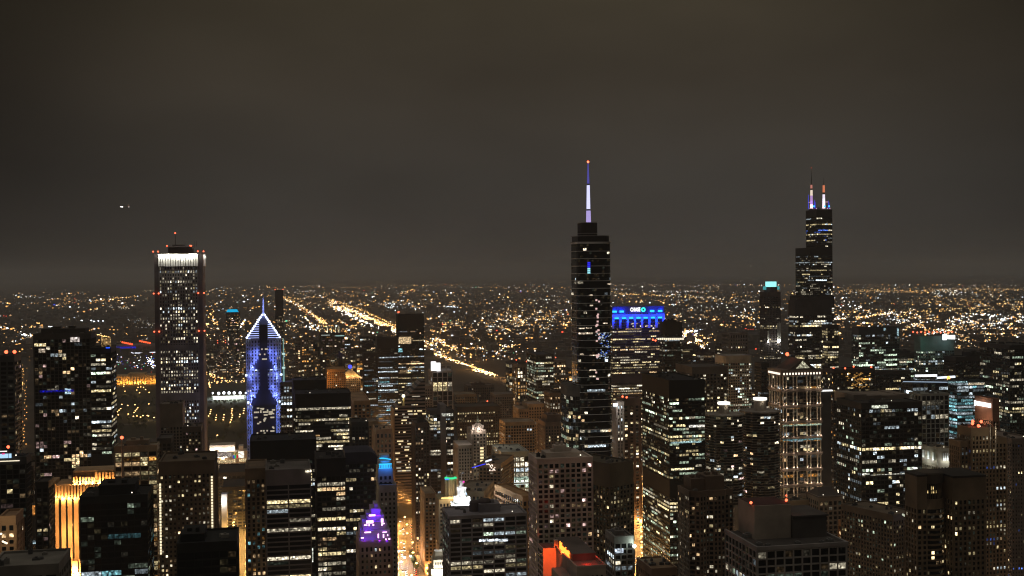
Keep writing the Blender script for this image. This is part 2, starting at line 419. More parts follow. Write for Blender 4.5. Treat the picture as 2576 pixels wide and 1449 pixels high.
T('apartment_tower', 'black residential tower with small paired warm windows left of the beige towers', 885, 926, 1064, 1150, 34,
  S(RES, wall=(.03, .028, .026), bay=3.2, p=.16, tones='WYN', lv=(2, 3, 4, 3, 1)))
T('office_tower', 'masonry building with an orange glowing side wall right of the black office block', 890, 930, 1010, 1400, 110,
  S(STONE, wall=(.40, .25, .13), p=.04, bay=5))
T('office_tower', 'black office block with long bright white window rows and rounded shoulders', 743, 882, 992, 1250, 52,
  S(BLACK, wall=(.012, .012, .012), fh=3.9, sp=1.5, bay=3.0, pw=.2, p=.2, full=.4, half=.3, run=.7, tones='NNYN', lv=(1, 3, 4, 3, 1), top=13),
  poly=lambda w, d: rounded(w, d, 3))
T('office_tower', 'plain dark block rising behind the black office block', 738, 820, 958, 1345, 45,
  S(BLACK, wall=(.03, .026, .024), p=.03, top=30, tones='CN'))
T('office_tower', 'grey slab with a blank pier and lit window column beside the blue lit skyscraper', 706, 742, 963, 1430, 40,
  S(GRID, wall=(.13, .12, .13), p=.35, full=.2, bay=3.4, tones='NNC', lv=(1, 2, 4, 3, 2)))
T('office_tower', 'tall black tower with a gold lit upper band beside the motorway', 1001, 1066, 792, 2500, 40,
  S(BLACK, wall=(.014, .014, .014), p=.07, half=.1, tones='CWY', dark=((.9, 1.0),), top=30), indiv=40, seed=5)
T('office_tower', 'dark tower with pale blue window strips left of the tall black tower', 949, 1000, 852, 2200, 40,
  S(BLACK, wall=(.02, .02, .022), p=.1, full=.25, tones='CCTN', lv=(2, 4, 3, 1, 0), top=18, run=.8), indiv=50)
T('office_tower', 'low dark tower with teal windows beside the strip lit tower', 916, 950, 890, 2050, 40, S(BLACK, p=.12, tones='TCN', lv=(3, 4, 2, 1, 0)))
T('office_tower', 'brown stone tower below the small gold lit pyramid roof', 868, 906, 947, 2300, 40, S(STONE, wall=(.35, .24, .15), p=.14, tones='WY'))
T('apartment_tower', 'slender tower carrying four white lit masts', 806, 866, 838, 2500, 40, S(BALC, wall=(.06, .06, .06), p=.16))
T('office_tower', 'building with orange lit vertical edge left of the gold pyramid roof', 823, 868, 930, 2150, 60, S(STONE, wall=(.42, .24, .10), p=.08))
T('skyscraper', 'very dark slim tower with two red roof beacons right of the blue spire', 692, 712, 731, 3550, 60,
  S(RES, wall=(.05, .04, .035), p=.3, fh=5, bay=5, sp=2, pw=1.5, top=75, tones='WYN'), beac=((.0, .1, 2), (1.0, .1, 2)), indiv=0)
T('apartment_tower', 'round topped tower under a glowing cyan ellipse', 569, 602, 786, 3650, 60, S(BALC, wall=(.06, .055, .05), p=.2), poly=lambda w, d: rounded(w, d, 12))
T('apartment_tower', 'tower topped by two rows of red lights left of the cyan topped tower', 546, 568, 868, 3600, 45, S(RES, wall=(.10, .08, .07), p=.25),
  beac=((.05, .3, 5), (.05, .3, 12), (.95, .3, 5), (.95, .3, 12)))
# ---- centre
T('apartment_tower', 'dark residential tower crowned by a single golden lamp pylon', 1044, 1079, 1066, 1300, 34,
  S(RES, wall=(.07, .055, .045), bay=3.4, p=.22, fh=3.2, tones='WNNY', lv=(2, 3, 4, 4, 2)), pent=((.3, .75, .3, .7, 7),))
T('office_tower', 'dark tower with white lit top row right of the lamp pylon tower', 1082, 1141, 1034, 1395, 36,
  S(OFF, wall=(.06, .055, .05), p=.2, full=.1, half=.2, fh=3.8, bay=4.2, run=.3, tones='NNYC'))
T('office_tower', 'tower with white framed grid and a glowing white box on its roof corner', 1088, 1138, 934, 1750, 44,
  S(GRID, wall=(.42, .40, .40), bay=7.5, fh=7.0, sp=.9, pw=1.6, p=.22, tones='NNYC', top=2), indiv=60)
T('office_tower', 'slender beige masonry tower behind the diamond roofed tower', 1069, 1087, 972, 1620, 30, S(STONE, wall=(.30, .25, .2), p=.02, bay=3, fh=3.6))
T('office_tower', 'grey block with bright white window rows left of the dark glass skyscraper', 1349, 1392, 893, 1800, 70,
  S(BLACK, wall=(.05, .05, .045), p=.15, full=.35, half=.25, tones='GNNYG', fh=4.2, lv=(1, 3, 4, 3, 1), top=2), indiv=60)
T('office_tower', 'orange brown stepped building with dark square windows left of the glass skyscraper', 1330, 1369, 1018, 1700, 45,
  S(STONE, wall=(.42, .31, .20), fh=4.2, bay=3.8, sp=1.9, pw=1.8, p=.06), indiv=30)
T('office_tower', 'lower orange brown wing stepping down on the left', 1306, 1330, 1030, 1703, 45, S(STONE, wall=(.40, .30, .20), fh=4.2, bay=3.8, sp=1.9, pw=1.8, p=.06), indiv=10)
T('office_tower', 'tan gridded office block with a few white windows in the middle', 1271, 1345, 1063, 1540, 40,
  S(STONE, wall=(.40, .31, .21), fh=3.9, bay=3.6, sp=1.4, pw=1.1, p=.14, run=.4, tones='NNC'), indiv=50)
T('office_tower', 'dim grey block with square windows below the railway yard', 1246, 1308, 993, 2000, 50, S(STONE, wall=(.20, .17, .15), fh=4, bay=4, sp=1.6, pw=1.6, p=.02))
T('office_tower', 'low tan block left of the dim grey block', 1146, 1198, 993, 2080, 50, S(STONE, wall=(.25, .2, .14), fh=4, bay=4, p=.03))
T('office_tower', 'dark low block with two clusters of small yellow windows', 1150, 1258, 1024, 1760, 50, S(STONE, wall=(.07, .06, .05), fh=4, bay=3.6, sp=1.6, p=.05, full=.25, tones='Y', top=7, lv=(1, 4, 4, 1, 0)), indiv=40, seed=3)
T('office_tower', 'brown stone tower with a cornice and a few yellow windows right of the middle', 1372, 1420, 1064, 1400, 40,
  S(STONE, wall=(.20, .14, .10), fh=3.8, bay=3.4, p=.14, tones='Y'), pent=((.15, .85, .2, .8, 9),))
T('civic_building', 'wide low pale building with large bright windows and a dark roof', 1262, 1330, 1138, 1300, 60,
  S(GRID, wall=(.42, .44, .38), fh=6, bay=5.2, sp=1.8, pw=1.4, p=.55, full=.3, tones='NGNC', lv=(0, 1, 4, 4, 2), top=5))
T('hotel', 'brown hotel slab with stepped small windows and blue roof string lights', 1236, 1290, 1168, 1180, 60,
  S(STONE, wall=(.26, .19, .12), fh=3.3, bay=4, sp=1.6, pw=1.2, p=.12, tones='YN'), rot=-24)
T('office_tower', 'tan building with ribbed roof and white sign behind the floodlit clock tower', 1176, 1243, 1238, 1120, 60,
  S(STONE, wall=(.30, .24, .16), fh=4, bay=3.5, p=.05, full=.2, tones='YO'), rot=-20)
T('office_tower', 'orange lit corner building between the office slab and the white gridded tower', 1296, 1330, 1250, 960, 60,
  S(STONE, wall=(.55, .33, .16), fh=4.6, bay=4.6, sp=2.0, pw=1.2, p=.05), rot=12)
T('office_tower', 'dark grey office slab with wide window bays and roof tanks at the bottom centre', 1131, 1324, 1297, 900, 37,
  S(GRID, wall=(.32, .30, .32), fh=3.62, bay=8.3, sp=1.15, pw=1.0, pd=.5, p=.30, full=.05, half=.2, run=.25, tones='NGCNY', lv=(4, 5, 3, 1, 0), top=1.6),
  pent=((.42, .7, .35, .8, 6.5),))
T('apartment_tower', 'pale gridded residential tower with dark square windows and a low roof storey', 1352, 1489, 1155, 690, 23,
  S(RES, wall=(.70, .60, .52), fh=3.0, bay=3.3, sp=1.05, pw=1.1, pd=.45, p=.17, top=2.6, tones='WNNYP', lv=(2, 3, 4, 3, 1)),
  pent=((.2, .85, .25, .85, 3.2), (.38, .6, .4, .7, 7.0)))
T('apartment_tower', 'olive brown tower turned at an angle right of the pale gridded tower', 1493, 1572, 1168, 800, 40,
  S(RES, wall=(.15, .125, .085), fh=3.1, bay=3.4, sp=1.2, pw=1.3, p=.2, tones='YYNW', lv=(3, 4, 3, 1, 0), top=16), rot=28)
# ---- right
T('office_tower', 'dark tower with rounded top and one bright window row right of the blue lit tower', 1668, 1719, 812, 1700, 22,
  S(BLACK, wall=(.022, .024, .022), p=.08, top=17, tones='CNG', lv=(3, 4, 2, 1, 0)), poly=lambda w, d: rounded(w, d, 6, 3), pent=((.2, .7, .2, .8, 4),))
T('skyscraper', 'black steel and glass skyscraper with two faces of greenish windows', 1683, 1772, 958, 1134, 88,
  S(BLACK, wall=(.010, .011, .010), fh=3.75, bay=3.3, sp=1.55, pw=.35, pd=.3, p=.32, full=.34, half=.3, run=.45, tones='GYNGY', lv=(2, 4, 4, 2, 1), top=17, dark=((.42, .5),)), seed=11)
T('office_tower', 'dark tower with a deep flat cornice and a column of square lit windows', 1742, 1828, 924, 1350, 58,
  S(FINS, wall=(.12, .105, .09), fh=3.9, bay=4.4, sp=1.6, pw=1.5, p=.33, tones='NYN', top=8, run=.1, lv=(1, 3, 4, 3, 1)))
T('office_tower', 'pale stone office tower with full bright window rows', 1822, 1893, 896, 1600, 40,
  S(GRID, wall=(.36, .34, .30), fh=3.9, bay=3.6, sp=1.5, pw=.9, p=.3, full=.2, half=.3, run=.4, tones='NNGC', lv=(1, 3, 4, 3, 2), top=10), poly=lambda w, d: rounded(w, d, 6, 3))
T('office_tower', 'grey tower with rows of tiny dark windows behind the pale stone office tower', 1837, 1880, 838, 2100, 41,
  S(STONE, wall=(.24, .21, .19), fh=6.5, bay=5, sp=3.4, pw=2.6, p=.01, run=0), indiv=0)
T('office_tower', 'plain dark tower left of the column lit stone tower', 1915, 1934, 915, 1500, 22, S(BLACK, wall=(.035, .033, .03), p=.06))
T('office_tower', 'white fluted narrow tower with a bright roof corner', 1552, 1567, 1012, 1350, 16,
  S(FINS, wall=(.45, .42, .40), fh=3.8, bay=3.4, sp=.6, pw=2.0, pd=1.2, p=.06, tones='NC'))
T('apartment_tower', 'brown tower with a single column of warm windows right of the fluted tower', 1568, 1609, 1004, 1375, 30,
  S(RES, wall=(.16, .11, .09), fh=3.8, bay=6, sp=1.6, pw=3.4, p=.5, run=.1, tones='NWY', top=8, lv=(2, 3, 4, 3, 1)), beac=((.0, .1, 2), (.25, .1, 1)))
T('office_tower', 'slim grey tower with a slanted white light bar on its roof edge', 1590, 1613, 1160, 1400, 20, S(STONE, wall=(.30, .22, .17), fh=3.8, bay=3.2, p=.05, run=0))
T('office_tower', 'small beige building beside the golden side street', 1573, 1589, 1204, 1330, 15, S(STONE, wall=(.42, .30, .2), fh=3.8, bay=3.4, p=.1))
T('apartment_tower', 'brown curved residential tower with a sculpted roof screen near the bottom right of centre', 1738, 1846, 1238, 720, 24,
  S(RES, wall=(.22, .16, .115), fh=2.95, bay=2.7, sp=1.1, pw=1.1, p=.15, tones='WNWY', lv=(2, 3, 4, 3, 1), top=3),
  poly=lambda w, d: [(-w/2, -d*.38), (-w*.46, -d*.38), (-w*.30, -d*.52), (-w*.06, -d*.40), (w*.04, -d*.46), (w*.30, -d*.46), (w*.34, -d*.38), (w/2, -d*.38), (w/2, d/2), (-w/2, d/2)],
  pent=((.08, .42, .25, .85, 8), (.40, .84, .2, .9, 9.5)))
T('office_tower', 'small grey gridded block with one blue white window at the bottom centre', 1546, 1592, 1352, 745, 21,
  S(GRID, wall=(.26, .25, .24), fh=3.6, bay=4, sp=1.1, pw=.9, p=.2, tones='CNC'), pent=((.2, .7, .3, .8, 3),))
T('office_tower', 'tan low block with a lit cafe roof between the street and the brown curved tower', 1640, 1702, 1432, 700, 30, S(STONE, wall=(.3, .2, .12), p=.1))
T('office_tower', 'dark tower with bright full width window rows in front of the tallest stepped skyscraper', 2000, 2092, 757, 1950, 27,
  S(OFF, wall=(.05, .05, .05), p=.13, full=.18, half=.25, tones='NNNCY', fh=4.1, lv=(2, 3, 4, 3, 2), top=26), pent=((.05, .7, .1, .9, 5),), seed=4, indiv=100)
T('office_tower', 'short tower with yellow window rows at the foot of the stepped skyscraper', 2082, 2109, 819, 1800, 20,
  S(OFF, wall=(.05, .045, .04), p=.2, full=.35, tones='YYN', fh=4.2, bay=4), indiv=50)
T('office_tower', 'wide tower with greenish white window rows and a dark upper right side', 2160, 2262, 824, 1900, 25,
  S(OFF, wall=(.06, .06, .065), p=.35, full=.25, half=.4, run=.45, tones='GNCG', fh=4.3, bay=4.4, lv=(2, 3, 4, 3, 1), top=12), seed=9, indiv=100)
T('office_tower', 'tower with a teal lit top, white script sign and a row of red lights above', 2316, 2400, 846, 1900, 20,
  S(GRID, wall=(.13, .14, .14), fh=4.1, bay=4.6, sp=1.3, pw=.8, p=.14, tones='GNC', lv=(3, 3, 3, 2, 1), top=26, run=.2), indiv=80)
T('office_tower', 'massive plain dark low block near the right edge', 2404, 2536, 898, 1550, 30, S(BLACK, wall=(.03, .028, .028), p=.06, half=.15, tones='NCY', lv=(3, 4, 2, 1, 0), top=6), pent=((.3, .75, .2, .8, 7),))
T('office_tower', 'dark tower cut by the right edge of the view', 2540, 2620, 870, 1250, 60, S(OFF, wall=(.04, .04, .04), p=.25, tones='YNNG', half=.3))
T('office_tower', 'glass office block glowing with cyan white floors', 2408, 2504, 958, 1300, 20,
  S(GLASS, wall=(.05, .08, .09), fh=4.0, bay=5, sp=1.3, pw=.25, p=.75, full=.5, half=.3, run=.6, tones='TCCT', lv=(2, 5, 5, 2, 0), top=1.5))
T('office_tower', 'flat roofed block with a thin line of cool white light under its roof', 2296, 2390, 962, 1330, 25,
  S(GLASS, wall=(.06, .07, .08), fh=4.2, bay=5, p=.2, full=.3, tones='CCN', top=1.5))
T('office_tower', 'dark block wrapped in a pale square structural grid', 2318, 2385, 992, 1150, 23,
  S(GRID, wall=(.34, .36, .34), fh=5.0, bay=5.2, sp=.7, pw=.8, pd=1.0, p=.1, tones='CN', top=1.5, lv=(4, 3, 2, 1, 0)))
T('office_tower', 'large dark tower with bright double window rows and a pale curved roof screen', 2167, 2318, 1014, 1000, 48,
  S(OFF, wall=(.05, .048, .045), fh=3.9, bay=3.7, sp=1.3, pw=.45, pd=.4, p=.17, full=.1, half=.2, run=.35, tones='NNYCG', lv=(3, 4, 4, 3, 1), top=5), seed=21)
T('office_tower', 'tan classical tower top with an illuminated colonnade', 2358, 2396, 1130, 1010, 28, S(STONE, wall=(.42, .35, .24), fh=3.6, bay=3, sp=1.8, pw=1.6, p=.03, top=17))
T('hotel', 'reddish brown slab carrying a long white illuminated sign', 2497, 2513, 1005, 1060, 30, S(STONE, wall=(.34, .17, .11), fh=3.4, bay=3.2, sp=1.7, pw=1.5, p=.03, top=22))
T('apartment_tower', 'brown ribbed stone tower with setbacks and four red lights', 2444, 2503, 1078, 850, 18,
  S(FINS, wall=(.28, .20, .13), fh=3.4, bay=3.0, sp=1.2, pw=1.3, pd=.8, p=.05, tones='YNB', top=6), beac=((.1, .1, 3), (.35, .1, 1), (.5, .8, 3), (.75, .6, 3)), seed=8)
T('apartment_tower', 'lower ribbed stone shoulder left of the setback tower', 2416, 2444, 1112, 853, 14, S(FINS, wall=(.28, .20, .13), fh=3.4, bay=3.0, sp=1.2, pw=1.3, pd=.8, p=.05, top=4))
T('apartment_tower', 'lower ribbed stone shoulder right of the setback tower', 2503, 2530, 1104, 853, 18, S(FINS, wall=(.28, .20, .13), fh=3.4, bay=3.0, sp=1.2, pw=1.3, pd=.8, p=.1, top=4))
T('apartment_tower', 'greyish brown tower at the right edge beside the ribbed stone tower', 2545, 2600, 1105, 905, 50, S(STONE, wall=(.26, .21, .18), fh=3.3, bay=2.8, p=.05, tones='YB'))
T('apartment_tower', 'dark tower with a sloping blue lit roof edge and many small yellow windows', 2212, 2292, 1296, 800, 50,
  S(RES, wall=(.19, .15, .11), fh=3.2, bay=2.8, sp=1.3, pw=1.1, p=.22, tones='YYNG', lv=(3, 4, 3, 1, 0)), rot=20)
T('office_tower', 'narrow glass and orange brick building with lit upper rooms', 2132, 2168, 1318, 900, 15, S(STONE, wall=(.42, .22, .10), fh=4, bay=5, sp=1.5, p=.25, tones='NOW'))
T('office_tower', 'narrow glass building between the dark roof and the yellow windowed tower', 2170, 2204, 1290, 930, 15, S(GLASS, fh=3.8, bay=4, p=.4, tones='CNYW', lv=(2, 4, 4, 2, 0)))
T('office_tower', 'dark tower with four red roof beacons and an orange mirrored facade patch', 2096, 2200, 930, 1500, 30,
  S(OFF, wall=(.035, .03, .03), p=.12, full=.05, half=.15, tones='OYNNO', lv=(3, 4, 3, 2, 1), run=.2),
  beac=((.02, .05, 2), (.3, .05, 1), (.62, .5, 2), (1., .3, 1)), indiv=70)
T('office_tower', 'plain dark office block with scattered windows right of the orange mirrored block', 2203, 2290, 935, 1560, 25, S(OFF, wall=(.04, .04, .04), p=.14, tones='NYC', lv=(3, 4, 3, 2, 1)), indiv=60)
T('civic_building', 'pale building with a pitched classical roof and arched windows below the column lit tower', 2060, 2118, 1250, 1000, 25,
  S(STONE, wall=(.30, .25, .2), fh=4.4, bay=4.4, p=.06))
T('office_tower', 'brown low block with teal lit strip windows between the round towers and the foreground roof', 1962, 2035, 1262, 1020, 15, S(STONE, wall=(.3, .24, .16), fh=4.2, bay=5, p=.2, full=.2, tones='TCN', lv=(2,4,3,1,0)))

T('low_building', 'broad dark flat roof just above the yellow lit street', 560, 621, 1226, 1490, 60, S(STONE, wall=(.06, .055, .05), p=.03, bay=6), roofc=(.04, .04, .04))
T('low_building', 'dark low roofs between the white lit hall and the yellow street', 548, 618, 1190, 1620, 70, S(STONE, wall=(.05, .045, .045), p=.03, bay=6), roofc=(.035, .035, .04))
T('civic_building', 'beige stone block with warm lit left corner beside the bright avenue', 1069, 1096, 1243, 1215, 40, S(STONE, wall=(.40, .30, .20), fh=3.7, bay=3.4, sp=1.6, pw=1.5, p=.15, tones='NY'))
# ================================================================= landmark towers
def box_part(name, root, mats, boxes, kind=None):
    m = MB()
    for b in boxes: m.box(*b[:6], b[6] if len(b) > 6 else 0)
    return m.build(name, mats, root, kind)

# ---- white crowned skyscraper
A, B = at(389, 640, 1480), at(507, 640, 1480); W = B.x-A.x; D = 59.0; z1 = A.z
root = empty('skyscraper', (A.x+B.x)/2, 1480+D/2); tag(root, 'tall slab skyscraper with a glowing white crown and red beacons on its corners', 'skyscraper')
RECTS.append((A.x, B.x, 1480, 1480+D, 'white crown'))
st = S(FINS, wall=(.21, .19, .18), fh=4.05, bay=(W-10)/15, sp=1.6, pw=1.5, pd=1.0, p=.42, full=.25, half=.3, run=.10, tones='NNNYCN', lv=(2, 4, 4, 3, 2), top=15, seed=77,
       dark=((.475, .50), (.66, .675)))
P = [(-W/2+5, -D/2), (W/2-5, -D/2), (W/2-5, -D/2+5), (W/2, -D/2+5), (W/2, D/2-5), (W/2-5, D/2-5), (W/2-5, D/2), (-W/2+5, D/2), (-W/2+5, D/2-5), (-W/2, D/2-5), (-W/2, -D/2+5), (-W/2+5, -D/2+5)]
tower(root, P, 0, z1, st, random.Random(77), 0, 100)
box_part('corner_pier', root, wallmat((.13, .11, .11)), [(-W/2-.6, -W/2+4.4, -D/2-.8, -D/2+4.6, 0, z1+.6)])
box_part('corner_pier', root, wallmat((.13, .11, .11)), [(W/2-4.4, W/2+.6, -D/2-.8, -D/2+4.6, 0, z1+.6)])
white = wallmat((.75, .74, .70))
pl = MB()
for i in range(16):
    x = -W/2+5.2 + (W-10.4)*i/15; pl.box(x-1.05, x+1.05, -D/2-2.4, -D/2-1.2, z1-14.5, z1-.4)
pl.box(-W/2+4.6, W/2-4.6, -D/2-2.2, -D/2-1.3, z1-1.6, z1+.5)
pl.build('crown_fins', white, root)
for i in range(15):
    x = -W/2+5.2 + (W-10.4)*(i+.5)/15
    m = MB(); m.box(x-1.1, x+1.1, -D/2-4.6, -D/2-4.2, z1-.6, z1-.2); m.bar((x, -D/2-1.2, z1), (x, -D/2-4.4, z1-.3), .2, 1)
    f = m.build('floodlight', [emit(TONE['N'], 2.5), wallmat((.1, .1, .1))], root)
    lamp(f, 'crown_lamp', (x, -D/2-5.2, z1-1.5), 1500, (1, .95, .82), .4)
for i in range(4):
    y = -D/2+8+12*i; lamp(root, 'crown_lamp', (W/2+4.5, y, z1-1.5), 1500, (1, .96, .88), .4)
m = MB()
for i in range(14): m.box(W/2+1.0, W/2+1.8, -D/2+6+3.5*i, -D/2+8+3.5*i, z1-14, z1)
m.build('crown_fins', white, root)
box_part('penthouse', root, wallmat((.07, .06, .06)), [(-W*.23, W*.28, -D*.3, D*.3, z1, z1+9), (-W*.25, W*.30, -D*.33, D*.33, z1+9, z1+10.5), (-W*.15, W*.1, -D*.2, D*.2, z1+10.5, z1+12)])
m = MB(); m.cyl(-5.5, 0, z1+10, z1+26, .5, .2, 6); m.build('antenna', wallmat((.1, .08, .08)), root)
beacon(root, -5.5, 0, z1+26, .9)
for x in (6, 17, 20): 
    m = MB(); m.cyl(x, 0, z1+10, z1+15+x*.1, .25, .15, 5); m.build('aerial', wallmat((.1, .08, .08)), root)
for z in (z1+2.6, z1-48, z1-94):
    for x in (-W/2-1.5, -W/2+4.2, W/2-4.2, W/2+2.5): beacon(root, x, -D/2-2.0, z, .95, h=1.5)
for x in (-W*.25, W*.25, W*.27): beacon(root, x, -D*.33-1, z1+9.8, .9, h=1)

# ---- blue lit pointed skyscraper
Y = 1440.0; A, B = at(620, 850, Y), at(705, 850, Y); W = B.x-A.x; D = W; cx = (A.x+B.x)/2
ztip = at(661, 741, Y).z; zap = at(661, 790, Y).z; zsh = at(661, 850, Y).z
root = empty('skyscraper', cx, Y+D/2); tag(root, 'blue lit skyscraper with stepped chevron gables and a sharp pyramid spire', 'skyscraper')
RECTS.append((A.x, B.x, Y, Y+D, 'spire'))
gran = wallmat((.46, .47, .52))
st = S(GRID, wall=(.30, .31, .36), fh=3.9, bay=3.6, sp=1.7, pw=2.4, p=.10, tones='NCCY', top=3, seed=12, lv=(3, 4, 3, 2, 0))
ch = W*.13
Pp = [(-W/2+ch, -D/2), (W/2-ch, -D/2), (W/2, -D/2+ch), (W/2, D/2-ch), (W/2-ch, D/2), (-W/2+ch, D/2), (-W/2, D/2-ch), (-W/2, -D/2+ch)]
tower(root, Pp, 0, zsh, st, random.Random(12), 60, 100, walls=gran)
# pyramid roof of stacked shrinking tiers
m = MB(); nt_ = 11
for i in range(nt_):
    f0 = 1-i/nt_; f1 = 1-(i+.8)/nt_
    z = zsh+(zap-zsh)*i/nt_; zz = zsh+(zap-zsh)*(i+1)/nt_
    m.prism([(x*f0, y*f0) for x, y in rect(W*.98, D*.98)], z, zz, 0, top=[(x*f1, y*f1) for x, y in rect(W*.98, D*.98)])
m.build('pyramid_roof', wallmat((.10, .11, .15)), root)
BL = (.33, .42, 1.0)
m = MB()
for i in range(nt_):
    f0 = 1-i/nt_; z = zsh+(zap-zsh)*i/nt_; w = W*.49*f0
    for s in (-1, 1):
        if w > 6: m.box(min(s*w, s*5.2), max(s*w, s*5.2), -w-.5, -w-.1, z-.35, z+.35)
m.build('roof_light_strips', emit((.45, .52, 1), 2.0), root)
for s in (-1, 1):
    m = MB()
    for i in range(nt_):
        f0 = 1-i/nt_; z = zsh+(zap-zsh)*i/nt_; w = W*.49*f0
        m.ball(s*w, -w-.4, z+.6, 1.15, 0, 6)
    m.build('edge_lights', emit((.62, .70, 1), 6), root)
    m = MB(); m.bar((s*W*.49, -W*.49, zsh), (s*.8, -.8, zap), .8); m.bar((s*.5, -.6, zap), (0, 0, ztip-10), .5); m.build('edge_strip', emit((.48, .55, 1), 2.2), root)
m = MB(); m.cyl(0, 0, zap-4, ztip, 1.9, .15, 6); m.build('spire', wallmat((.5, .5, .55)), root)
for z in (zap, zap+8, zap+15): lamp(root, 'spire_lamp', (0, -5, z), 1500, (.25, .35, 1), .3)
# dark central bay with stepped gables
m = MB(); cw = 5.4
def gable(zb, zt, half, y):
    n = 6
    for i in range(n):
        h = half*(1-i/n); m.box(-h, h, y, y+1.2, zb+(zt-zb)*i/n, zb+(zt-zb)*(i+1)/n)
zc = [at(661, p, Y).z for p in (1015, 925, 860)]
m.box(-cw*.85, cw*.85, -D/2-2.2, -D/2-.6, zc[0], zsh+16)
gable(zc[0]-2, zc[0]+26, 15, -D/2-2.6); gable(zc[1]-2, zc[1]+22, 12, -D/2-2.4)
m.box(-W/2+6.5, W/2-6.5, -D/2-1.8, -D/2-.7, 0, zc[0])
m.build('central_bay', wallmat((.035, .035, .05)), root)
st2 = S(BLACK, p=.14, half=.15, tones='NYC', fh=3.9, bay=2.6, sp=1.3, seed=5, lv=(3, 4, 3, 1, 0))
sub = MB(); rg = random.Random(4)
for k in range(60):
    z = rg.uniform(60, zc[0]-6); x = rg.uniform(-W/2+8, W/2-8); w_ = rg.uniform(.8, 2.5); sub.box(x-w_, x+w_, -D/2-2.0, -D/2-1.85, z, z+1.7)
for k in range(34):
    z = zc[0]-11 if k < 18 else rg.choice([at(661, p, Y).z for p in (880, 893, 905, 1085)]); x = rg.uniform(-W/2+8, W/2-8) if k < 18 else rg.uniform(-4.5, 4.5)
    sub.box(x-.9, x+.9, -D/2-2.45, -D/2-2.3, z, z+1.8)
sub.build('glowing_windows', emit(TONE['N'], .5), root, 'stuff')
# blue washing of the piers: lamps at the foot of each chevron
for s in (-1, 1):
    for (x, p) in ((9, 905), (13, 925), (17, 948), (10, 975), (14, 995), (18, 1010), (16, 890), (8, 885)):
        lamp(root, 'wash_lamp', (s*x, -D/2-4.0, at(661, p, Y).z), 1500 if p not in (925, 948, 995, 1010) else 4200, (.17, .24, 1), .4)
    for (x, p) in ((18.5, 1012), (9.0, 930), (20.5, 944)):
        mm = MB(); mm.box(s*x-1.2, s*x+1.2, -D/2-2.2, -D/2-1.2, at(661, p, Y).z-.6, at(661, p, Y).z+1.6)
        mm.build('floodlight', emit((.6, .75, 1), 3.0), root)
    for p in (1040, 1070, 1100): lamp(root, 'wash_lamp', (s*(W/2-1), -D/2-4.0, at(661, p, Y).z), 1300, (.15, .25, 1), .5)
    m = MB(); m.box(s*(W/2-5.6)-.35, s*(W/2-5.6)+.35, -D/2-1.5, -D/2-.9, 40, zc[0]-14); m.build('edge_strip', emit((.16, .28, 1), .55), root)

# ---- antenna of the grey slab beside it
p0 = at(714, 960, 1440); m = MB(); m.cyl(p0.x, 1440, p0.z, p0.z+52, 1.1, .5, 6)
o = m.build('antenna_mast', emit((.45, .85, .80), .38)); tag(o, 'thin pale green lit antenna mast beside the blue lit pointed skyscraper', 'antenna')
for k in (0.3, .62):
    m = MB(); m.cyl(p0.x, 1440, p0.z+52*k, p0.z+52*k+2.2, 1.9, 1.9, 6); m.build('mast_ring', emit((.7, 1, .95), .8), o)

# ---- barrel top of the dark blue tower
A, B = at(869, 1156, 1010), at(950, 1156, 1010); R = 8.0
m = MB(); n = 8; zc0 = A.z-2; w0, w1 = 1010-1, 1010+38
prof = [(A.x-.4, zc0)] + [(B.x-R+R*math.sin(math.pi/2*i/n)+.2, zc0+R*math.cos(math.pi/2*i/n)) for i in range(n+1)]
prof.insert(1, (A.x-.4, zc0+R))
for y in (w0, w1): m.face([(x, y, z) for x, z in (prof if y == w1 else prof[::-1])])
for i in range(len(prof)):
    a, b = prof[i], prof[(i+1) % len(prof)]; m.face([(a[0], w0, a[1]), (b[0], w0, b[1]), (b[0], w1, b[1]), (a[0], w1, a[1])][::-1])
bt = m.build('barrel_roof', wallmat((.035, .035, .06)))
for o in scene.objects:
    if o.get('label', '').startswith('dark blue tower with a rounded'): bt.parent = o; bt.location = -o.location

# ---- diamond roofed tower (sloping striped face)
Y = 1500.0; P0, P1, P2, P3 = at(993, 1030, Y), at(1062, 958, Y), at(1069, 966, Y), at(1069, 1300, Y)
zb = 0; D = 40
root = empty('skyscraper', (P0.x+P2.x)/2, Y+D/2); tag(root, 'striped tower with a steep diamond shaped slanting roof at the avenue', 'skyscraper'); RECTS.append((P0.x, P2.x, Y, Y+D, 'diamond'))
cx = root.location.x
def diamond(mb, za, zbb, dy0, dy1, mi=0, grow=0):
    # slab between two heights, cut by the sloping roof line from left to right
    def xl(z):
        if z <= P0.z: return P0.x-cx
        return P0.x-cx + (P1.x-P0.x)*(z-P0.z)/(P1.z-P0.z)
    xr = P2.x-cx+grow
    a, b = xl(za)-grow, xl(zbb)-grow
    mb.prism([(a, dy0), (xr, dy0), (xr, dy1), (a, dy1)], za, zbb, mi, top=[(b, dy0), (xr, dy0), (xr, dy1), (b, dy1)])
m = MB(); diamond(m, 0, P0.z, -D/2, D/2); diamond(m, P0.z, P1.z-.5, -D/2, D/2); m.build('glazing', glassmat(), root)
m = MB(); z = 20.0; k = 0
while z < P1.z-3:
    diamond(m, z, min(z+2.6 if z > P0.z else z+1.7, P1.z), -D/2-.5, D/2+.5, 0, .4); z += 4.8 if z > P0.z else 3.8
m.build('wall', wallmat((.30, .25, .22)), root)
m = MB(); rg = random.Random(3)
for i in range(90):
    z = 20+3.8*rg.randint(10, 35)+1.9; x = rg.uniform(P0.x, P2.x-3)-cx
    m.box(x, x+rg.choice((1.5, 3, 6)), -D/2-.25, -D/2-.1, z, z+1.6, rg.choice((0, 1)))
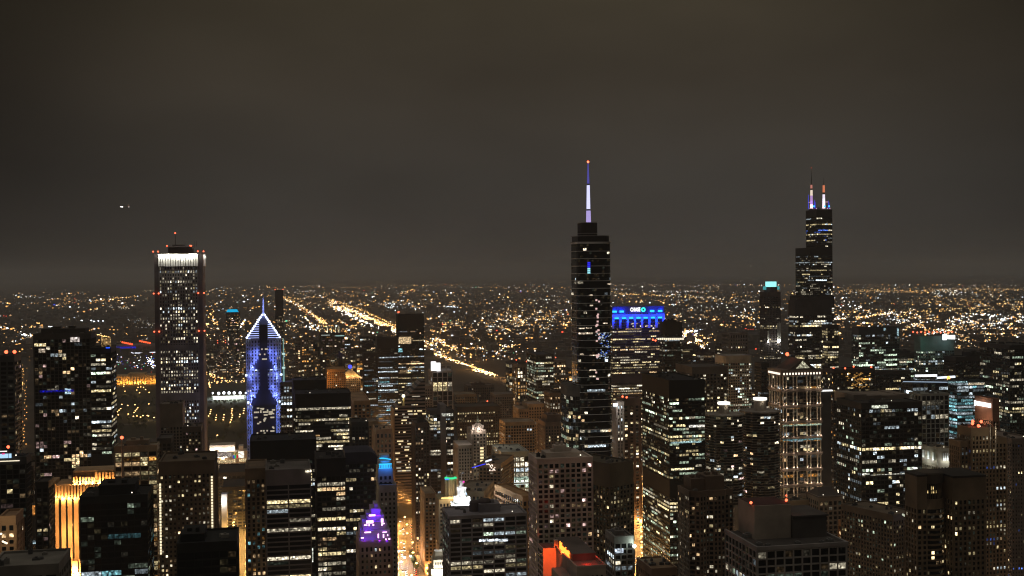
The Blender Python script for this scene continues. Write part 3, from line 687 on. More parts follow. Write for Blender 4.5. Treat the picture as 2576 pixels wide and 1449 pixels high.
m.build('glowing_windows', [emit(TONE['N'], .45), emit(TONE['Y'], 1.1)], root, 'stuff')
m = MB(); m.box(P0.x-cx-1.6, P0.x-cx-.5, -D/2-.6, D/2, 40, P0.z); m.build('corner_pier', wallmat((.5, .35, .2)), root)

# ---- tallest dark glass skyscraper with the white spire
Y = 1100.0
def prow(y, *ps): return [at(p, y, Y) for p in ps]
root = empty('skyscraper', 0, 0); tag(root, 'tallest dark glass skyscraper with stepped tiers and a violet white lit spire', 'skyscraper')
a, b = prow(592, 1456, 1541); xc = (a.x+b.x)/2; root.location = (xc, Y+20, 0)
W = b.x-a.x; D = 36.0; RECTS.append((a.x-4, b.x+6, Y, Y+40, 'spire tower'))
st = S(GLASS, wall=(.7, .7, .7), glass=(.010, .012, .014), fh=3.6, bay=2.6, sp=.5, pw=.0, pd=.2, p=.025, run=.75, full=.03, half=.08, tones='NWNC', lv=(3, 3, 3, 4, 2), top=2, every=2, seed=6)
zA, zB, zC = a.z-6.0, at(1485, 975, Y).z, at(1481, 558, Y).z
tower(root, rounded(W, D, 8), 0, zA, st, random.Random(6), 0, 100)
zshl = at(1460, 592, Y).z
z607 = at(1536, 607, Y).z
ps = MB(); ps.prism(offset(rounded(W*.96, D*.9, 7), 0), zA-1, zshl); ps.build('upper_tier', glassmat((.03, .03, .032), .25), root)
c0, c1 = prow(558, 1466, 1508)
ps = MB(); w2 = c1.x-c0.x; ox = (c0.x+c1.x)/2-xc+1.5
ps.prism([(x+ox, y) for x, y in rounded(w2, D*.6, 5)], zshl-1, zC); ps.build('penthouse', wallmat((.045, .04, .04)), root)
m = MB()
for z, pl_ in ((zC-.6, (w2+.6, D*.6+.6, ox)), (zC-11, (w2+.6, D*.6+.6, ox)), (zshl-.6, (W*.96+.6, D*.9+.6, 0)), (zshl-8, (W*.96+.7, D*.9+.7, 0)), (zA-.5, (W+.9, D+.9, 0))):
    m.prism([(x+pl_[2], y) for x, y in rounded(pl_[0], pl_[1], 5)], z, z+.55)
m.build('steel_band', wallmat((.35, .34, .33), .5), root)
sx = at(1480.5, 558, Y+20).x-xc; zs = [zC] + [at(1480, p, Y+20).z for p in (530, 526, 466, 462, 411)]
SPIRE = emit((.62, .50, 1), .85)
for (u, v, ra, rb, mt) in ((zs[0], zs[1], 2.5, 2.2, emit((.60, .48, 1), .75)), (zs[2], zs[3], 1.9, 1.5, emit((.66, .66, 1), 1.25)), (zs[4], zs[5], 1.25, .5, emit((.22, .20, .95), .36))):  # floodlighting of the spire put into each segment's own glow
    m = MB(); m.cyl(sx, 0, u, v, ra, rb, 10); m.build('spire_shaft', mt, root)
m = MB(); m.cyl(sx, 0, zs[1], zs[2], 1.7, 1.7, 8); m.cyl(sx, 0, zs[3], zs[4], 1.1, 1.1, 8); m.build('spire_collar', wallmat((.1, .1, .1)), root)
beacon(root, sx, 0, zs[5]+.5, 1.2, s=5, h=.8)
a2, b2 = at(1446, 978, 1085), at(1560, 978, 1085)
P = rounded(b2.x-a2.x, 50, 14)
st3 = S(GLASS, wall=(.13, .12, .11), fh=3.6, bay=2.8, sp=.5, pw=.15, p=.15, run=.5, tones='YNCWG', lv=(4, 4, 3, 1, 0), top=10, seed=33, full=.05, half=.2)
root2 = empty('podium', (a2.x+b2.x)/2-xc, 10); root2.parent = root
tower(root2, P, 0, a2.z, st3, random.Random(33), 60, 100)
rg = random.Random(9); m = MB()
for i in range(95):  # reflections on the glass painted as small glowing boxes
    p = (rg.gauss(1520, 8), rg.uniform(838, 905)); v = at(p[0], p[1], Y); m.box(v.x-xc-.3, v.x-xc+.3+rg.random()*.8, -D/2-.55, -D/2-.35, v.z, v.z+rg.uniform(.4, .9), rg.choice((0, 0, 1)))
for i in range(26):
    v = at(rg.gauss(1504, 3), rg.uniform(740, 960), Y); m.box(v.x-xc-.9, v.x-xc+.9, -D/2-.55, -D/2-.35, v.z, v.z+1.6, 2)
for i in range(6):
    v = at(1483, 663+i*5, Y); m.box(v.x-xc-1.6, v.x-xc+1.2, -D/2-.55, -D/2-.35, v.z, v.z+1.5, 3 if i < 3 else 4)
for (l_, r_, p_, h_) in ((1457, 1472, 825, 3), (1475, 1489, 824, 3), (1456, 1492, 837, 4.5), (1485, 1493, 767, 3.5), (1483, 1492, 741, 3), (1484, 1500, 930, 3.5), (1460, 1470, 890, 3), (1484, 1500, 946, 3), (1518, 1529, 812, 3), (1530, 1539, 713, 3.5), (1484, 1500, 893, 2.6)):
    u_, w_ = at(l_, p_, Y), at(r_, p_, Y); mm = MB(); mm.box(u_.x-xc, w_.x-xc, -D/2-.5, -D/2-.3, u_.z-h_*.36, u_.z)
    mm.build('lit_suite', emit((1, .80, .58), .75, True), root)
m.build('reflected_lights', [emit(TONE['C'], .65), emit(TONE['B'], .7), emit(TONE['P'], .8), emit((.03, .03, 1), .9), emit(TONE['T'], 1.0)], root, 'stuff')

# ---- blue lit tower with the big bank sign
Y = 1880.0; A, B = at(1541, 772, Y), at(1668, 772, Y); W = B.x-A.x; D = 38; xc = (A.x+B.x)/2; z1 = A.z
root = empty('skyscraper', xc, Y+D/2); tag(root, 'slab skyscraper with electric blue lit crown and white illuminated name sign', 'skyscraper'); RECTS.append((A.x, B.x, Y, Y+D, 'bank'))
st = S(BLACK, wall=(.055, .05, .055), fh=4.3, bay=W/28, sp=2.2, pw=.3, p=.32, full=.35, half=.3, run=.6, tones='NNWYY', lv=(2, 4, 4, 3, 1), top=22, dark=((.50, .555), (.17, .2)), seed=2)
tower(root, rect(W, D), 0, z1, st, random.Random(2), 0, 100)
m = MB(); m.box(-W/2-1, W/2+1, -D/2-2.6, -D/2-2.0, z1-12.5, z1+.6); m.build('crown_wall', wallmat((.12, .12, .14)), root)
m = MB()
for i in range(8):
    x = -W/2+W*i/7; m.box(x-1.7, x+1.7, -D/2-3.4, -D/2-1.0, z1-36, z1-12)
m.box(-W/2-1.5, W/2+1.5, -D/2-3.2, -D/2-1, z1-17.5, z1-12.4)
m.build('pier', wallmat((.55, .55, .6)), root)
cyan = emit((.03, .55, 1), 1.7); blue = emit((.0, .02, 1), .9)
for i in range(7):
    x = -W/2+W*(i+.5)/7; m = MB(); m.box(x-3.6, x+3.6, -D/2-3.0, -D/2-2.0, z1-20.2, z1-17.6); m.build('cyan_light', cyan, root)
    lamp(root, 'blue_lamp', (x, -D/2-7.5, z1-19), 9000, (.0, .03, 1), .6)
for x in (-.47, -.33, .27, .43):
    m = MB(); m.box(W*x-3.8, W*x+3.8, -D/2-3.2, -D/2-2.7, z1-9.5, z1-6.2); m.build('cyan_light', cyan, root)
    lamp(root, 'blue_lamp', (W*x, -D/2-7, z1-6.5), 6500, (.0, .03, 1), .6)
for i in range(8):
    lamp(root, 'blue_lamp', (-W/2+W*i/7, -D/2-6.0, z1-24), 2400, (.0, .03, 1), .5)
cs_ = text_mesh('sign', 'CHASE', 9.2, .3, emit((1, 1, 1), 2.2), root, (at(1597, 777, Y).x-xc, -D/2-3.0, z1-5.2), (math.pi/2, 0, 0), .12); cs_.scale = (.62, 1, 1)
m = MB(); q = at(1617, 776, Y); lx = q.x-xc; ro, ri = 3.7, 1.5
for i in range(4):
    t = math.pi/2*i; c, s = math.cos(t), math.sin(t); rot2 = lambda x, z: (lx+x*c-z*s+.0, -D/2-3.2, z1-5.2+x*s+z*c)
    m.face([rot2(-1.5, 3.7), rot2(-3.4, 1.8), rot2(-1.5, 1.5), rot2(1.4, 1.5), rot2(2.9, 2.5), rot2(1.6, 3.7)])
m.build('logo', emit((.05, .95, .85), 1.6), root)

# ---- stepped black skyscraper with twin antennas (tallest)
Y = 2213.0
root = empty('skyscraper', 0, 0); tag(root, 'tallest stepped black skyscraper with twin red white and blue lit antennas', 'skyscraper')
a, b = at(2025, 527, Y), at(2093, 527, Y); xc = (a.x+b.x)/2; root.location = (xc, Y+30, 0); RECTS.append((at(1985, 700, Y).x, b.x+6, Y, Y+66, 'stepped'))
tiers = [(2054, 2093, 527, 623, 3, 'NCYB', .12, 48), (2037, 2093.4, 623, 745, 8, 'NYNC', .26, 66), (2024, 2098, 745, None, 4, 'NNC', .18, 69)]
for ti, (l, r, yt, yb_, sd, tones, p, dd) in enumerate(tiers):
    A, B = at(l, yt, Y), at(r, yt, Y); zb = 0 if yb_ is None else at(l, yb_, Y).z
    P = rect(B.x-A.x, dd, (A.x+B.x)/2-xc, dd/2-30-ti*.15)
    r2 = empty('tier', 0, 0); r2.parent = root
    tower(r2, P, zb, A.z, S(BLACK, wall=(.012, .012, .013), fh=4.0, bay=3.0, sp=1.6, pw=.3, p=p, full=.14, half=.25, run=.6, tones=tones, lv=(2, 4, 4, 3, 1), top=16, seed=sd), random.Random(sd), max(0, zb), 60)
m = MB(); zt = a.z
m.cyl(8, 0, zt, zt+6, 13, 9, 16); m.build('penthouse', wallmat((.03, .03, .03)), root)
def ante(px, segs, tip, name='antenna'):
    x = at(px, 520, Y+15).x-xc
    g = MB(); mats = []
    for i, (p0, p1, rr, c, s) in enumerate(segs):
        g.cyl(x, -14, at(px, p0, Y+15).z, at(px, p1, Y+15).z, rr, rr*.93, 8, i); mats.append(emit(c, s*1.4) if s else wallmat((.08, .08, .08)))  # floodlit colours put into the antenna segments as emission
    g.build(name, mats, root)
    g = MB(); g.cyl(x, -14, at(px, segs[-1][1], Y+15).z, at(px, tip, Y+15).z, .5, .15, 5); g.build('antenna_tip', wallmat((.08, .07, .06)), root)
    return x
x1 = ante(2042, [(524, 514, 3.0, (1, .7, .65), 1.3), (514, 505, 2.8, (.55, .3, .9), .8), (505, 492, 2.7, (.6, .35, .75), .6), (492, 478, 2.6, (.95, .78, .62), .7), (478, 474, 2.2, (0, 0, 0), 0), (474, 465, 2.2, (.75, .28, .22), .5), (465, 446, .8, (0, 0, 0), 0)], 424)
beacon(root, x1, -14, at(2042, 423, Y+15).z, 1.0, s=1.5)
x2 = ante(2073, [(524, 513, 3.0, (.95, .75, .9), 1.3), (513, 500, 2.8, (.9, .8, 1), 1.2), (500, 489, 2.7, (.8, .72, .85), .9), (489, 484, 2.2, (0, 0, 0), 0), (484, 466, 2.4, (.85, .25, .12), .6)], 446)
m = MB()
for (px, pa, pb) in ((2033, 526, 490), (2048, 524, 503), (2050, 524, 508), (2083, 524, 505), (2085, 524, 510)):
    x = at(px, 500, Y+15).x-xc; m.cyl(x, -16, at(px, pa, Y+15).z, at(px, pb, Y+15).z, .7, .4, 6)
m.build('small_antennas', emit((.06, .07, 1), 1.0), root)  # blue floodlight painted in as the thin antennas' own glow
m = MB()
for px in (2046, 2073, 2084): x = at(px, 516, Y+15).x-xc; m.ball(x, -18, at(px, 519, Y+15).z, 2.0, 0, 6)
m.build('floodlights', emit((.05, .5, 1), 1.8), root)
m = MB()
for px in (2036, 2043, 2052, 2070, 2080, 2086): x = at(px, 526, Y+15).x-xc; m.ball(x, -18, at(px, 524.5, Y+15).z, 1.0, 0, 6)
m.build('base_lights', emit((.9, .5, .8), 1.0), root)
m = MB(); m.bar((x2, -14, at(2073, 508, Y+15).z), (x2+9, -14, at(2073, 508, Y+15).z), 1.4); m.bar((x1, -14, at(2042, 509, Y+15).z), (x1-6, -14, at(2042, 509, Y+15).z), 1.2); m.build('antenna_arm', emit((.9, .5, .55), .8), root)  # arms emit their colour in place of floodlighting

# ---- octagonal tower with teal crown
Y = 2330.0; A, B = at(1912, 738, Y), at(1965, 738, Y); W = B.x-A.x; z1 = A.z
root, W, D, z1 = T('skyscraper', 'slim dark tower with a glowing teal and white lantern crown', 1924, 1966, 736, Y, 32, S(STONE, wall=(.12, .10, .10), p=.03, full=.05, half=.1, fh=4, bay=3.4, sp=1.8, pw=1.3, tones='YN', top=9), indiv=0,
   poly=lambda w, d: [(-w*.32, -d/2), (w*.32, -d/2), (w/2, -d*.32), (w/2, d*.32), (w*.32, d/2), (-w*.32, d/2), (-w/2, d*.32), (-w/2, -d*.32)])
m = MB(); m.cyl(2, 0, z1, z1+12, 14, 14, 12); m.build('drum', wallmat((.10, .10, .12)), root)
m = MB(); m.cyl(2, 0, z1+12, z1+23, 11.5, 11.5, 14); m.build('lantern', emit((.35, 1, .95), 1.25), root)
for x in (-15, 15): m = MB(); m.cyl(x, -6, z1+6, z1+13, 3.5, 3.5, 10); m.build('side_lantern', emit((.10, .60, .62), .55), root)
m = MB()
for x, zz, hh in ((W*.26, 105, 40), (-W*.32, 105, 24), (W*.38, 105, 40)): m.box(x-1.7, x+1.7, -D/2-1.2, -D/2-.5, z1-zz, z1-zz+hh)
m.build('lit_pier', wallmat((.6, .6, .55)), root)
for x in (W*.26, -W*.32, W*.38): lamp(root, 'uplight', (x, -D/2-4, z1-104), 5200, (.95, .95, .85), .4)

# ---- twin round towers
def corncob(px, pxr, ytop, core_l, core_r, ycore, Y, label, seed):
    R = at(pxr, ytop, Y+20).x-at(px, ytop, Y+20).x; c = at(px, ytop, Y+R)
    root = empty('round_tower', c.x, Y+R); tag(root, label, 'tower', 'twin round residential towers'); RECTS.append((c.x-R, c.x+R, Y, Y+2*R, label))
    n = 32; petals = [(R*(1+.045*math.cos(16*2*math.pi*i/n))*math.cos(2*math.pi*i/n), R*(1+.045*math.cos(16*2*math.pi*i/n))*math.sin(2*math.pi*i/n)) for i in range(n)]
    st = S(BALC, wall=(.20, .175, .15), fh=2.9, bay=4, sp=.5, pw=.0, pd=1.6, p=.075, run=.1, full=0, half=.05, tones='WNNPYC', lv=(3, 3, 4, 3, 2), top=1.5, seed=seed)
    tower(root, [(x*.93, y*.93) for x, y in petals], 0, c.z, st, random.Random(seed), 60, 100)
    k0, k1 = at(core_l, ycore, Y+R), at(core_r, ycore, Y+R); rc = (k1.x-k0.x)/2
    m = MB(); m.cyl(0, 0, c.z-1, k0.z-.2, rc, rc, 16); m.build('core', wallmat((.30, .26, .22)), root)
    m = MB(); m.cyl(0, 0, k0.z-1.4, k0.z+.9, rc+.8, rc+.8, 16); m.build('light_ring', emit((1, .96, .85), 2.2), root)
    lamp(root, 'roof_lamp', (0, -rc-2.5, k0.z-3), 500, (1, .9, .7), .4)
corncob(1821, 1867, 1040, 1806, 1832, 1014, 1200, 'nearer left of the two round balconied towers, topped by a bright white bar', 1)
corncob(1912, 1958, 1032, 1897, 1926, 1003, 1230, 'right one of the two round balconied towers, topped by a bright white bar', 2)

# ---- column lit stone tower with gables
Y = 1345.0; A, B = at(1967, 932, Y), at(2064, 928, Y); W = B.x-A.x; D = 37.0; xc = (A.x+B.x)/2; z1 = A.z
root = empty('skyscraper', xc, Y+D/2); tag(root, 'stone skyscraper with tiers of uplit columns and a lit triangular gable', 'skyscraper'); RECTS.append((A.x, B.x, Y, Y+D, 'columns'))
wl = (.42, .36, .30)
st = S(GRID, wall=(.16, .135, .11), glass=(.012, .012, .012), fh=4.0, bay=4.6, sp=.6, pw=.4, pd=.2, p=.09, run=.4, half=.12, tones='OYNWC', lv=(4, 4, 3, 1, 0), top=4, seed=14)
tower(root, rect(W, D), 0, z1, st, random.Random(14), 40, 100)
cols = [-.48, -.40, -.22, -.13, .13, .22, .40, .48]; tier_h = 19.5; nt2 = 9
m = MB(); ups = []; pil = []
for ty in range(nt2):
    zt = z1-7-ty*tier_h
    for cxr in cols:
        pil.append((W*cxr, -D/2-1.3, zt)); ups.append((W*cxr, -D/2-3.0, zt-15.2))
    for cyr in (-.42, -.2, 0, .2, .42):
        pil.append((-W/2-1.3, D*cyr, zt))
        if cyr < .3: ups.append((-W/2-3.0, D*cyr, zt-15.2))
pm = MB(); pm.cyl(0, 0, -15.5, 0, .95, .9, 8); pm.box(-1.1, 1.1, -1.1, 1.1, -.6, 0); cm = None; rs = MB()
for i, (x, y, z) in enumerate(pil):
    if i >= 100: rs.cyl(x, y, z-15.5, z, .95, .9, 8); continue
    if cm is None: cm = pm.build('column', wallmat((.72, .65, .56)), root); cm.location = (x, y, z)
    else: o = cm.copy(); scene.collection.objects.link(o); o.parent = root; o.location = (x, y, z)
if rs.v: rs.build('lowest_columns', wallmat((.72, .65, .56)), root, 'stuff')
m = MB()
for ty in range(nt2+1):
    zt = z1-7-ty*tier_h; m.box(-W/2-1.8, W/2+1.8, -D/2-1.8, D/2+1.8, zt, zt+3.6 if ty else z1+.5)
m.build('cornice', wallmat((.22, .18, .15)), root)
for i, u in enumerate(ups): lamp(root, 'uplight', u, 210, (1, .78, .60), .15)
m = MB()
for i in range(13): x = -W/2+1.8+(W-3.6)*i/12; m.box(x-.85, x+.85, -D/2-2.2, -D/2-1.9, z1-5.5, z1-3.0)
for i in range(12): y = -D/2+2+(D-4)*i/11; m.box(-W/2-2.2, -W/2-1.9, y-.8, y+.8, z1-5.5, z1-3.0)
m.build('cornice_lights', emit((1, .84, .70), 1.7), root)
zg = at(2019, 907, Y).z+2; gx = at(2019, 907, Y).x-xc
m = MB(); half = W*.36
for y0, y1 in ((-D/2-1, D/2+1),):
    tri = [(gx-half, z1+.5), (gx+half, z1+.5), (gx, zg)]
    m.face([(x, y0, z) for x, z in tri]); m.face([(x, y1, z) for x, z in tri[::-1]])
    for i in range(3):
        p, q = tri[i], tri[(i+1) % 3]; m.face([(p[0], y0, p[1]), (p[0], y1, p[1]), (q[0], y1, q[1]), (q[0], y0, q[1])])
m.build('gable_roof', wallmat((.10, .085, .07)), root)
m = MB(); m.face([(gx-9, -D/2-1.2, z1+2.2), (gx+9, -D/2-1.2, z1+2.2), (gx, -D/2-1.2, zg-2.0)]); m.build('gable_window', emit((1, .95, .66), .42, True), root)
beacon(root, at(2000, 898, Y).x-xc, 4, at(2000, 898, Y).z, 2.4, s=4, h=7)
m = MB(); v = at(1989, 1035, Y)
m.box(-W/2, W/2, -D/2-2.2, -D/2-1.9, at(2000, 1069, Y).z-1, at(2000, 1069, Y).z+.8, 0); m.box(-W/2, W/2, -D/2-2.2, -D/2-1.9, at(2000, 1106, Y).z-.8, at(2000, 1106, Y).z+.8, 1)
m.build('light_band', [emit(TONE['G'], .38, True), emit(TONE['T'], .30, True)], root)

# ---- orange floodlit stepped tower
Y = 968.0
root = empty('office_tower', 0, 0); tag(root, 'art deco tower with ribbed crown floodlit bright orange', 'tower')
A, B = at(124, 1222, Y), at(330, 1222, Y); xc = (A.x+B.x)/2; root.location = (xc, Y+15, 0); RECTS.append((A.x, B.x, Y, Y+40, 'deco'))
tan = wallmat((.55, .38, .22))
def blk(l, r, yt, yb_, y0, y1, mat=tan, name='wall'):
    a, b, c = at(l, yt, Y), at(r, yt, Y), (0 if yb_ is None else at(l, yb_, Y).z)
    return box_part(name, root, mat, [(a.x-xc, b.x-xc, y0, y1, c, a.z)])
blk(138, 246, 1222, None, -15, 15); blk(180, 312, 1189, 1223, -9, 14, name='upper_tier'); blk(246, 330, 1240, None, -15, 15, name='wing')
blk(122, 136, 1214, None, -11, 10, name='corner_tower')
bk = MB()
for (l_, r_, t_, b_, y_) in ((140, 245, 1224, 1250, -15), (182, 309, 1193, 1219, -9)):
    a, b = at(l_, t_, Y), at(r_, b_, Y); bk.box(a.x-xc, b.x-xc, y_-.25, y_-.02, b.z, a.z)
bk.build('crown_recess', wallmat((.10, .06, .035)), root)
fm = MB()
def ribs(l, r, n, yt, yb_, yy):
    for i in range(n):
        p = l+(r-l)*i/(n-1); a, c = at(p, yt, Y), at(p, yb_, Y); fm.box(a.x-xc-.75, a.x-xc+.75, yy-1.6, yy-.02, c.z, a.z)
ribs(142, 244, 14, 1220, 1251, -15); ribs(183, 238, 8, 1202, 1219, -9); ribs(240, 308, 9, 1190, 1219, -9)
for p in (160, 176, 192): 
    a, c = at(p, 1251, Y), at(p, 1412, Y); fm.box(a.x-xc-1.6, a.x-xc+1.6, -16.4, -15.02, c.z, a.z)
fm.build('rib', tan, root)
sh = MB()
for p in (151, 168, 184, 200, 215):
    a, c = at(p, 1256, Y), at(p, 1405, Y); sh.box(a.x-xc-.8, a.x-xc+.8, -15.5, -15.05, c.z, a.z)
a = at(129, 1240, Y)
for k in range(15): sh.box(a.x-xc+.6, a.x-xc+2.6, -11.4, -11.05, a.z-4.3*k-2.2, a.z-4.3*k)
sh.build('window_recess', glassmat(), root)
OR = (1, .48, .15)
for p in range(145, 245, 14): v = at(p, 1250, Y); lamp(root, 'floodlight', (v.x-xc, -18.0, v.z-1), 4200, OR, .3)
for p in range(186, 310, 15): v = at(p, 1217, Y); lamp(root, 'floodlight', (v.x-xc, -12.2, v.z), 4200, OR, .3)
for p in (151, 168, 184, 197): v = at(p, 1436, Y); lamp(root, 'floodlight', (v.x-xc, -21, v.z), 42000, OR, .6)
v = at(127, 1418, Y); lamp(root, 'floodlight', (v.x-xc, -17, v.z), 22000, OR, .6)
for p in (1390, 1330): v = at(160, p, Y); lamp(root, 'floodlight', (v.x-xc+4, -28, v.z), 14000, OR, .6)
for (p, q, w) in ((127, 1404, 6.5), (155, 1425, 7), (173, 1425, 7), (191, 1423, 7)):
    a, c = at(p-w, q-14, Y), at(p+w, q+14, Y); mm = MB(); mm.box(a.x-xc, c.x-xc, -19.4, -15.1, c.z, a.z); mm.build('base_bay', tan, root)
m = MB()
for i, p in enumerate(range(203, 236, 5)): a, c = at(p, 1204, Y), at(p+3, 1218, Y); m.box(a.x-xc, c.x-xc, -9.5, -9.05, c.z, a.z)
m.build('crown_windows', emit((.65, .85, 1), .55), root)

# ---- purple lit stepped tower
Y = 745.0
root = empty('hotel_tower', 0, 0); tag(root, 'stepped tower with its upper terraces lit vivid violet and magenta', 'tower')
xc = at(945, 1400, Y).x; root.location = (xc, Y+15, 0); RECTS.append((at(905, 1400, Y).x, at(984, 1400, Y).x, Y, Y+32, 'violet'))
lim = wallmat((.34, .27, .22))
lim_violet_lit = wallmat((.42, .38, .50))  # setback stone tinted violet, lamp colour mixed into the wall colour
def blk2(l, r, yt, yb_, y0, y1, name='wall', mat=lim_violet_lit):
    a, b, c = at(l, yt, Y), at(r, yt, Y), (0 if yb_ is None else at(l, yb_, Y).z)
    return box_part(name, root, mat, [(a.x-xc, b.x-xc, y0, y1, c, a.z)])
st = S(STONE, wall=(.34, .26, .20), fh=3.6, bay=3.0, sp=1.7, pw=1.5, p=.10, seed=3, tones='CWY')
a = at(906, 1362, Y); b = at(984, 1362, Y)
tower(root, rect(b.x-a.x, 30, (a.x+b.x)/2-xc, 0), 0, a.z, st, random.Random(3), 90, 60, walls=lim)
ts = [(909, 982, 1338, 1363, -13, 14), (914, 974, 1318, 1339, -10.5, 13), (926, 968, 1303, 1319, -8, 12), (936, 960, 1287, 1304, -6, 10), (944, 953, 1275, 1288, -4, 6)]
for t in ts: blk2(*t, name='setback')
V = (.10, .0, 1); M_ = (.20, .0, 1)
for (l, r, yt, yb_, y0, y1) in ts[:-1]:
    for k in range(4):
        p = l+(r-l)*(k+.5)/4; v = at(p, yb_-3, Y); lamp(root, 'violet_lamp', (v.x-xc, y0-2.4, v.z), 240, V if k % 2 else M_, .2)
    v = at(l, (yt+yb_)/2, Y); lamp(root, 'violet_lamp', (v.x-xc-2.5, y0+4, v.z), 250, V, .2)
v = at(948, 1285, Y); lamp(root, 'violet_lamp', (v.x-xc, -9, v.z), 400, V, .2)
for (l, r, yt, yb_) in ((927, 943, 1292, 1295), (920, 938, 1307, 1313), (957, 963, 1302, 1311), (915, 923, 1317, 1319), (926, 929, 1316, 1320), (936, 940, 1316, 1319), (958, 961, 1314, 1319), (960, 966, 1313, 1315),
                        (916, 932, 1335, 1337), (961, 972, 1335, 1336), (949, 952, 1340, 1350), (962, 965, 1341, 1349), (973, 975, 1341, 1345), (976, 980, 1351, 1354), (907, 914, 1349, 1351), (968, 971, 1352, 1355)):
    a, c = at(l, yt, Y), at(r, yb_, Y); mm = MB(); mm.box(a.x-xc, c.x-xc, -19, -18.2, c.z, a.z); mm.bar(((a.x+c.x)/2-xc, -18.2, c.z), ((a.x+c.x)/2-xc, -13.0, c.z-.4), .15, 1)
    mm.build('neon_light', [emit((1, .50, 1), 3.0), lim], root)

# ---- blue crowned tower
Y = 905.0
root = empty('office_tower', 0, 0); tag(root, 'slender grey stone tower with a bright electric blue crown', 'tower')
xc = at(970, 1200, Y).x; root.location = (xc, Y+12, 0); RECTS.append((at(952, 1400, Y).x, at(997, 1400, Y).x, Y, Y+30, 'blue crown'))
a, b = at(953, 1180, Y), at(987, 1180, Y); zlow_ = at(953, 1219, Y).z
st = S(STONE, wall=(.42, .38, .35), fh=3.5, bay=3.0, sp=1.6, pw=1.7, p=.02, top=6, seed=8)
g = empty('upper_shaft', 0, 0); g.parent = root
tower(g, rect(b.x-a.x, 20, (a.x+b.x)/2-xc, 0), zlow_-1, a.z, st, random.Random(8), 0, 30)
a, b = at(955, 1220, Y), at(996, 1220, Y); g = empty('lower_shaft', 0, 0); g.parent = root
tower(g, rect(b.x-a.x, 26, (a.x+b.x)/2-xc, 1), 0, a.z, st, random.Random(9), 60, 60)
zt = at(960, 1180, Y).z; w = (at(987, 1180, Y).x-at(953, 1180, Y).x)/2; x0 = at(970, 1180, Y).x-xc
m = MB(); m.prism([(x+x0, y) for x, y in rounded(2*w*.9, 17, 3)], zt, zt+5.5); m.prism([(x+x0, y) for x, y in rounded(2*w*.72, 13, 3)], zt+5.5, zt+9.5); m.build('crown', wallmat((.6, .62, .65)), root)
m = MB()
for i in range(8): x = x0-w*.85+2*w*.85*i/7; m.bar((x, -9.8, zt+.3), (x, -9.8, zt+3.2), .35)
m.box(x0-w*.95, x0+w*.95, -10.2, -9.6, zt+3.1, zt+3.7); m.box(x0-w*.8, x0-w*.2, -7.4, -6.9, zt+7.2, zt+7.9); m.bar((x0-w*.2, -7.2, zt+7.5), (x0+w*.9, -7.2, zt+6.4), .6)
m.box(x0-w*.95, x0+w*.95, -10.2, -9.6, zt-.3, zt+.3)
m.build('neon_outline', emit((.03, .50, 1), 1.7), root)
for x in (-w*.7, 0, w*.7):
    lamp(root, 'blue_lamp', (x0+x, -13.5, zt+2), 900, (.02, .22, 1), .3)

# ---- floodlit white clock tower
Y = 1023.0
root = empty('clock_tower', 0, 0); tag(root, 'brilliant white floodlit clock tower with tiered lantern and flagpole', 'clock tower')
xc = at(1161, 1240, Y+12).x; root.location = (xc, Y+12, 0); RECTS.append((at(1138, 1280, Y).x, at(1184, 1280, Y).x, Y, Y+26, 'clock tower'))
terra = wallmat((.72, .72, .70), var=.12)
def zz(p): return at(1161, p, Y).z
def hw(px0, px1): return (at(px1, 1250, Y).x-at(px0, 1250, Y).x)/2
w = hw(1139, 1184)
m = MB(); m.box(-w, w, -w, w, 0, zz(1274)); 
for i in range(7): x = -w+1+(2*w-2)*i/6; m.box(x-.45, x+.45, -w-.5, -w-.02, 20, zz(1276)); m.box(-w-.5, -w-.02, x-.45, x+.45, 20, zz(1276))
m.build('shaft', terra, root)
m = MB(); m.box(-w-.8, w+.8, -w-.8, w+.8, zz(1274), zz(1271)); m.box(-w-.8, w+.8, -w-.8, w+.8, zz(1280), zz(1278)); m.build('cornice', terra, root)
w2 = hw(1144, 1181); m = MB(); m.box(-w2, w2, -w2, w2, zz(1271), zz(1256))
for s in (-1, 1): m.cyl(s*w2, -w2, zz(1271), zz(1251), .9, .2, 8)
m.build('clock_stage', terra, root)
m = MB(); k = 16; r = 2.3
m.face([(r*math.cos(2*math.pi*i/k), -w2-.3, zz(1263)+r*math.sin(2*math.pi*i/k)) for i in range(k)]); m.build('clock_face', emit((1, 1, .92), 1.6), root)
m = MB(); m.face([(-w2-.3, r*math.cos(2*math.pi*i/k), zz(1263)+r*math.sin(2*math.pi*i/k)) for i in range(k)][::-1]); m.build('clock_face', emit((1, 1, .92), 1.6), root)
w3 = hw(1151, 1171); m = MB(); m.cyl(0, 0, zz(1256), zz(1253), w3+1.4, w3+1.2, 16); m.cyl(0, 0, zz(1253), zz(1234), w3*.82, w3*.82, 12)
for i in range(10): t = 2*math.pi*i/10; m.cyl(w3*.98*math.cos(t), w3*.98*math.sin(t), zz(1253), zz(1234), .35, .35, 6)
m.cyl(0, 0, zz(1234), zz(1231.5), w3+.7, w3+.4, 16); m.build('rotunda', terra, root)
w4 = hw(1155, 1167); m = MB(); m.cyl(0, 0, zz(1231.5), zz(1226), w4*.95, w4*.9, 10); m.cyl(0, 0, zz(1226), zz(1217), w4*.75, w4*.7, 10); m.cyl(0, 0, zz(1217), zz(1212), w4*.8, .2, 10); m.build('lantern', terra, root)
m = MB(); m.cyl(0, 0, zz(1213), zz(1195), .25, .12, 5); m.build('flagpole', wallmat((.4, .4, .4)), root)
m = MB(); m.box(0, 2.6, -.05, .05, zz(1197.5), zz(1195)); m.build('flag', wallmat((.2, .25, .3)), root)
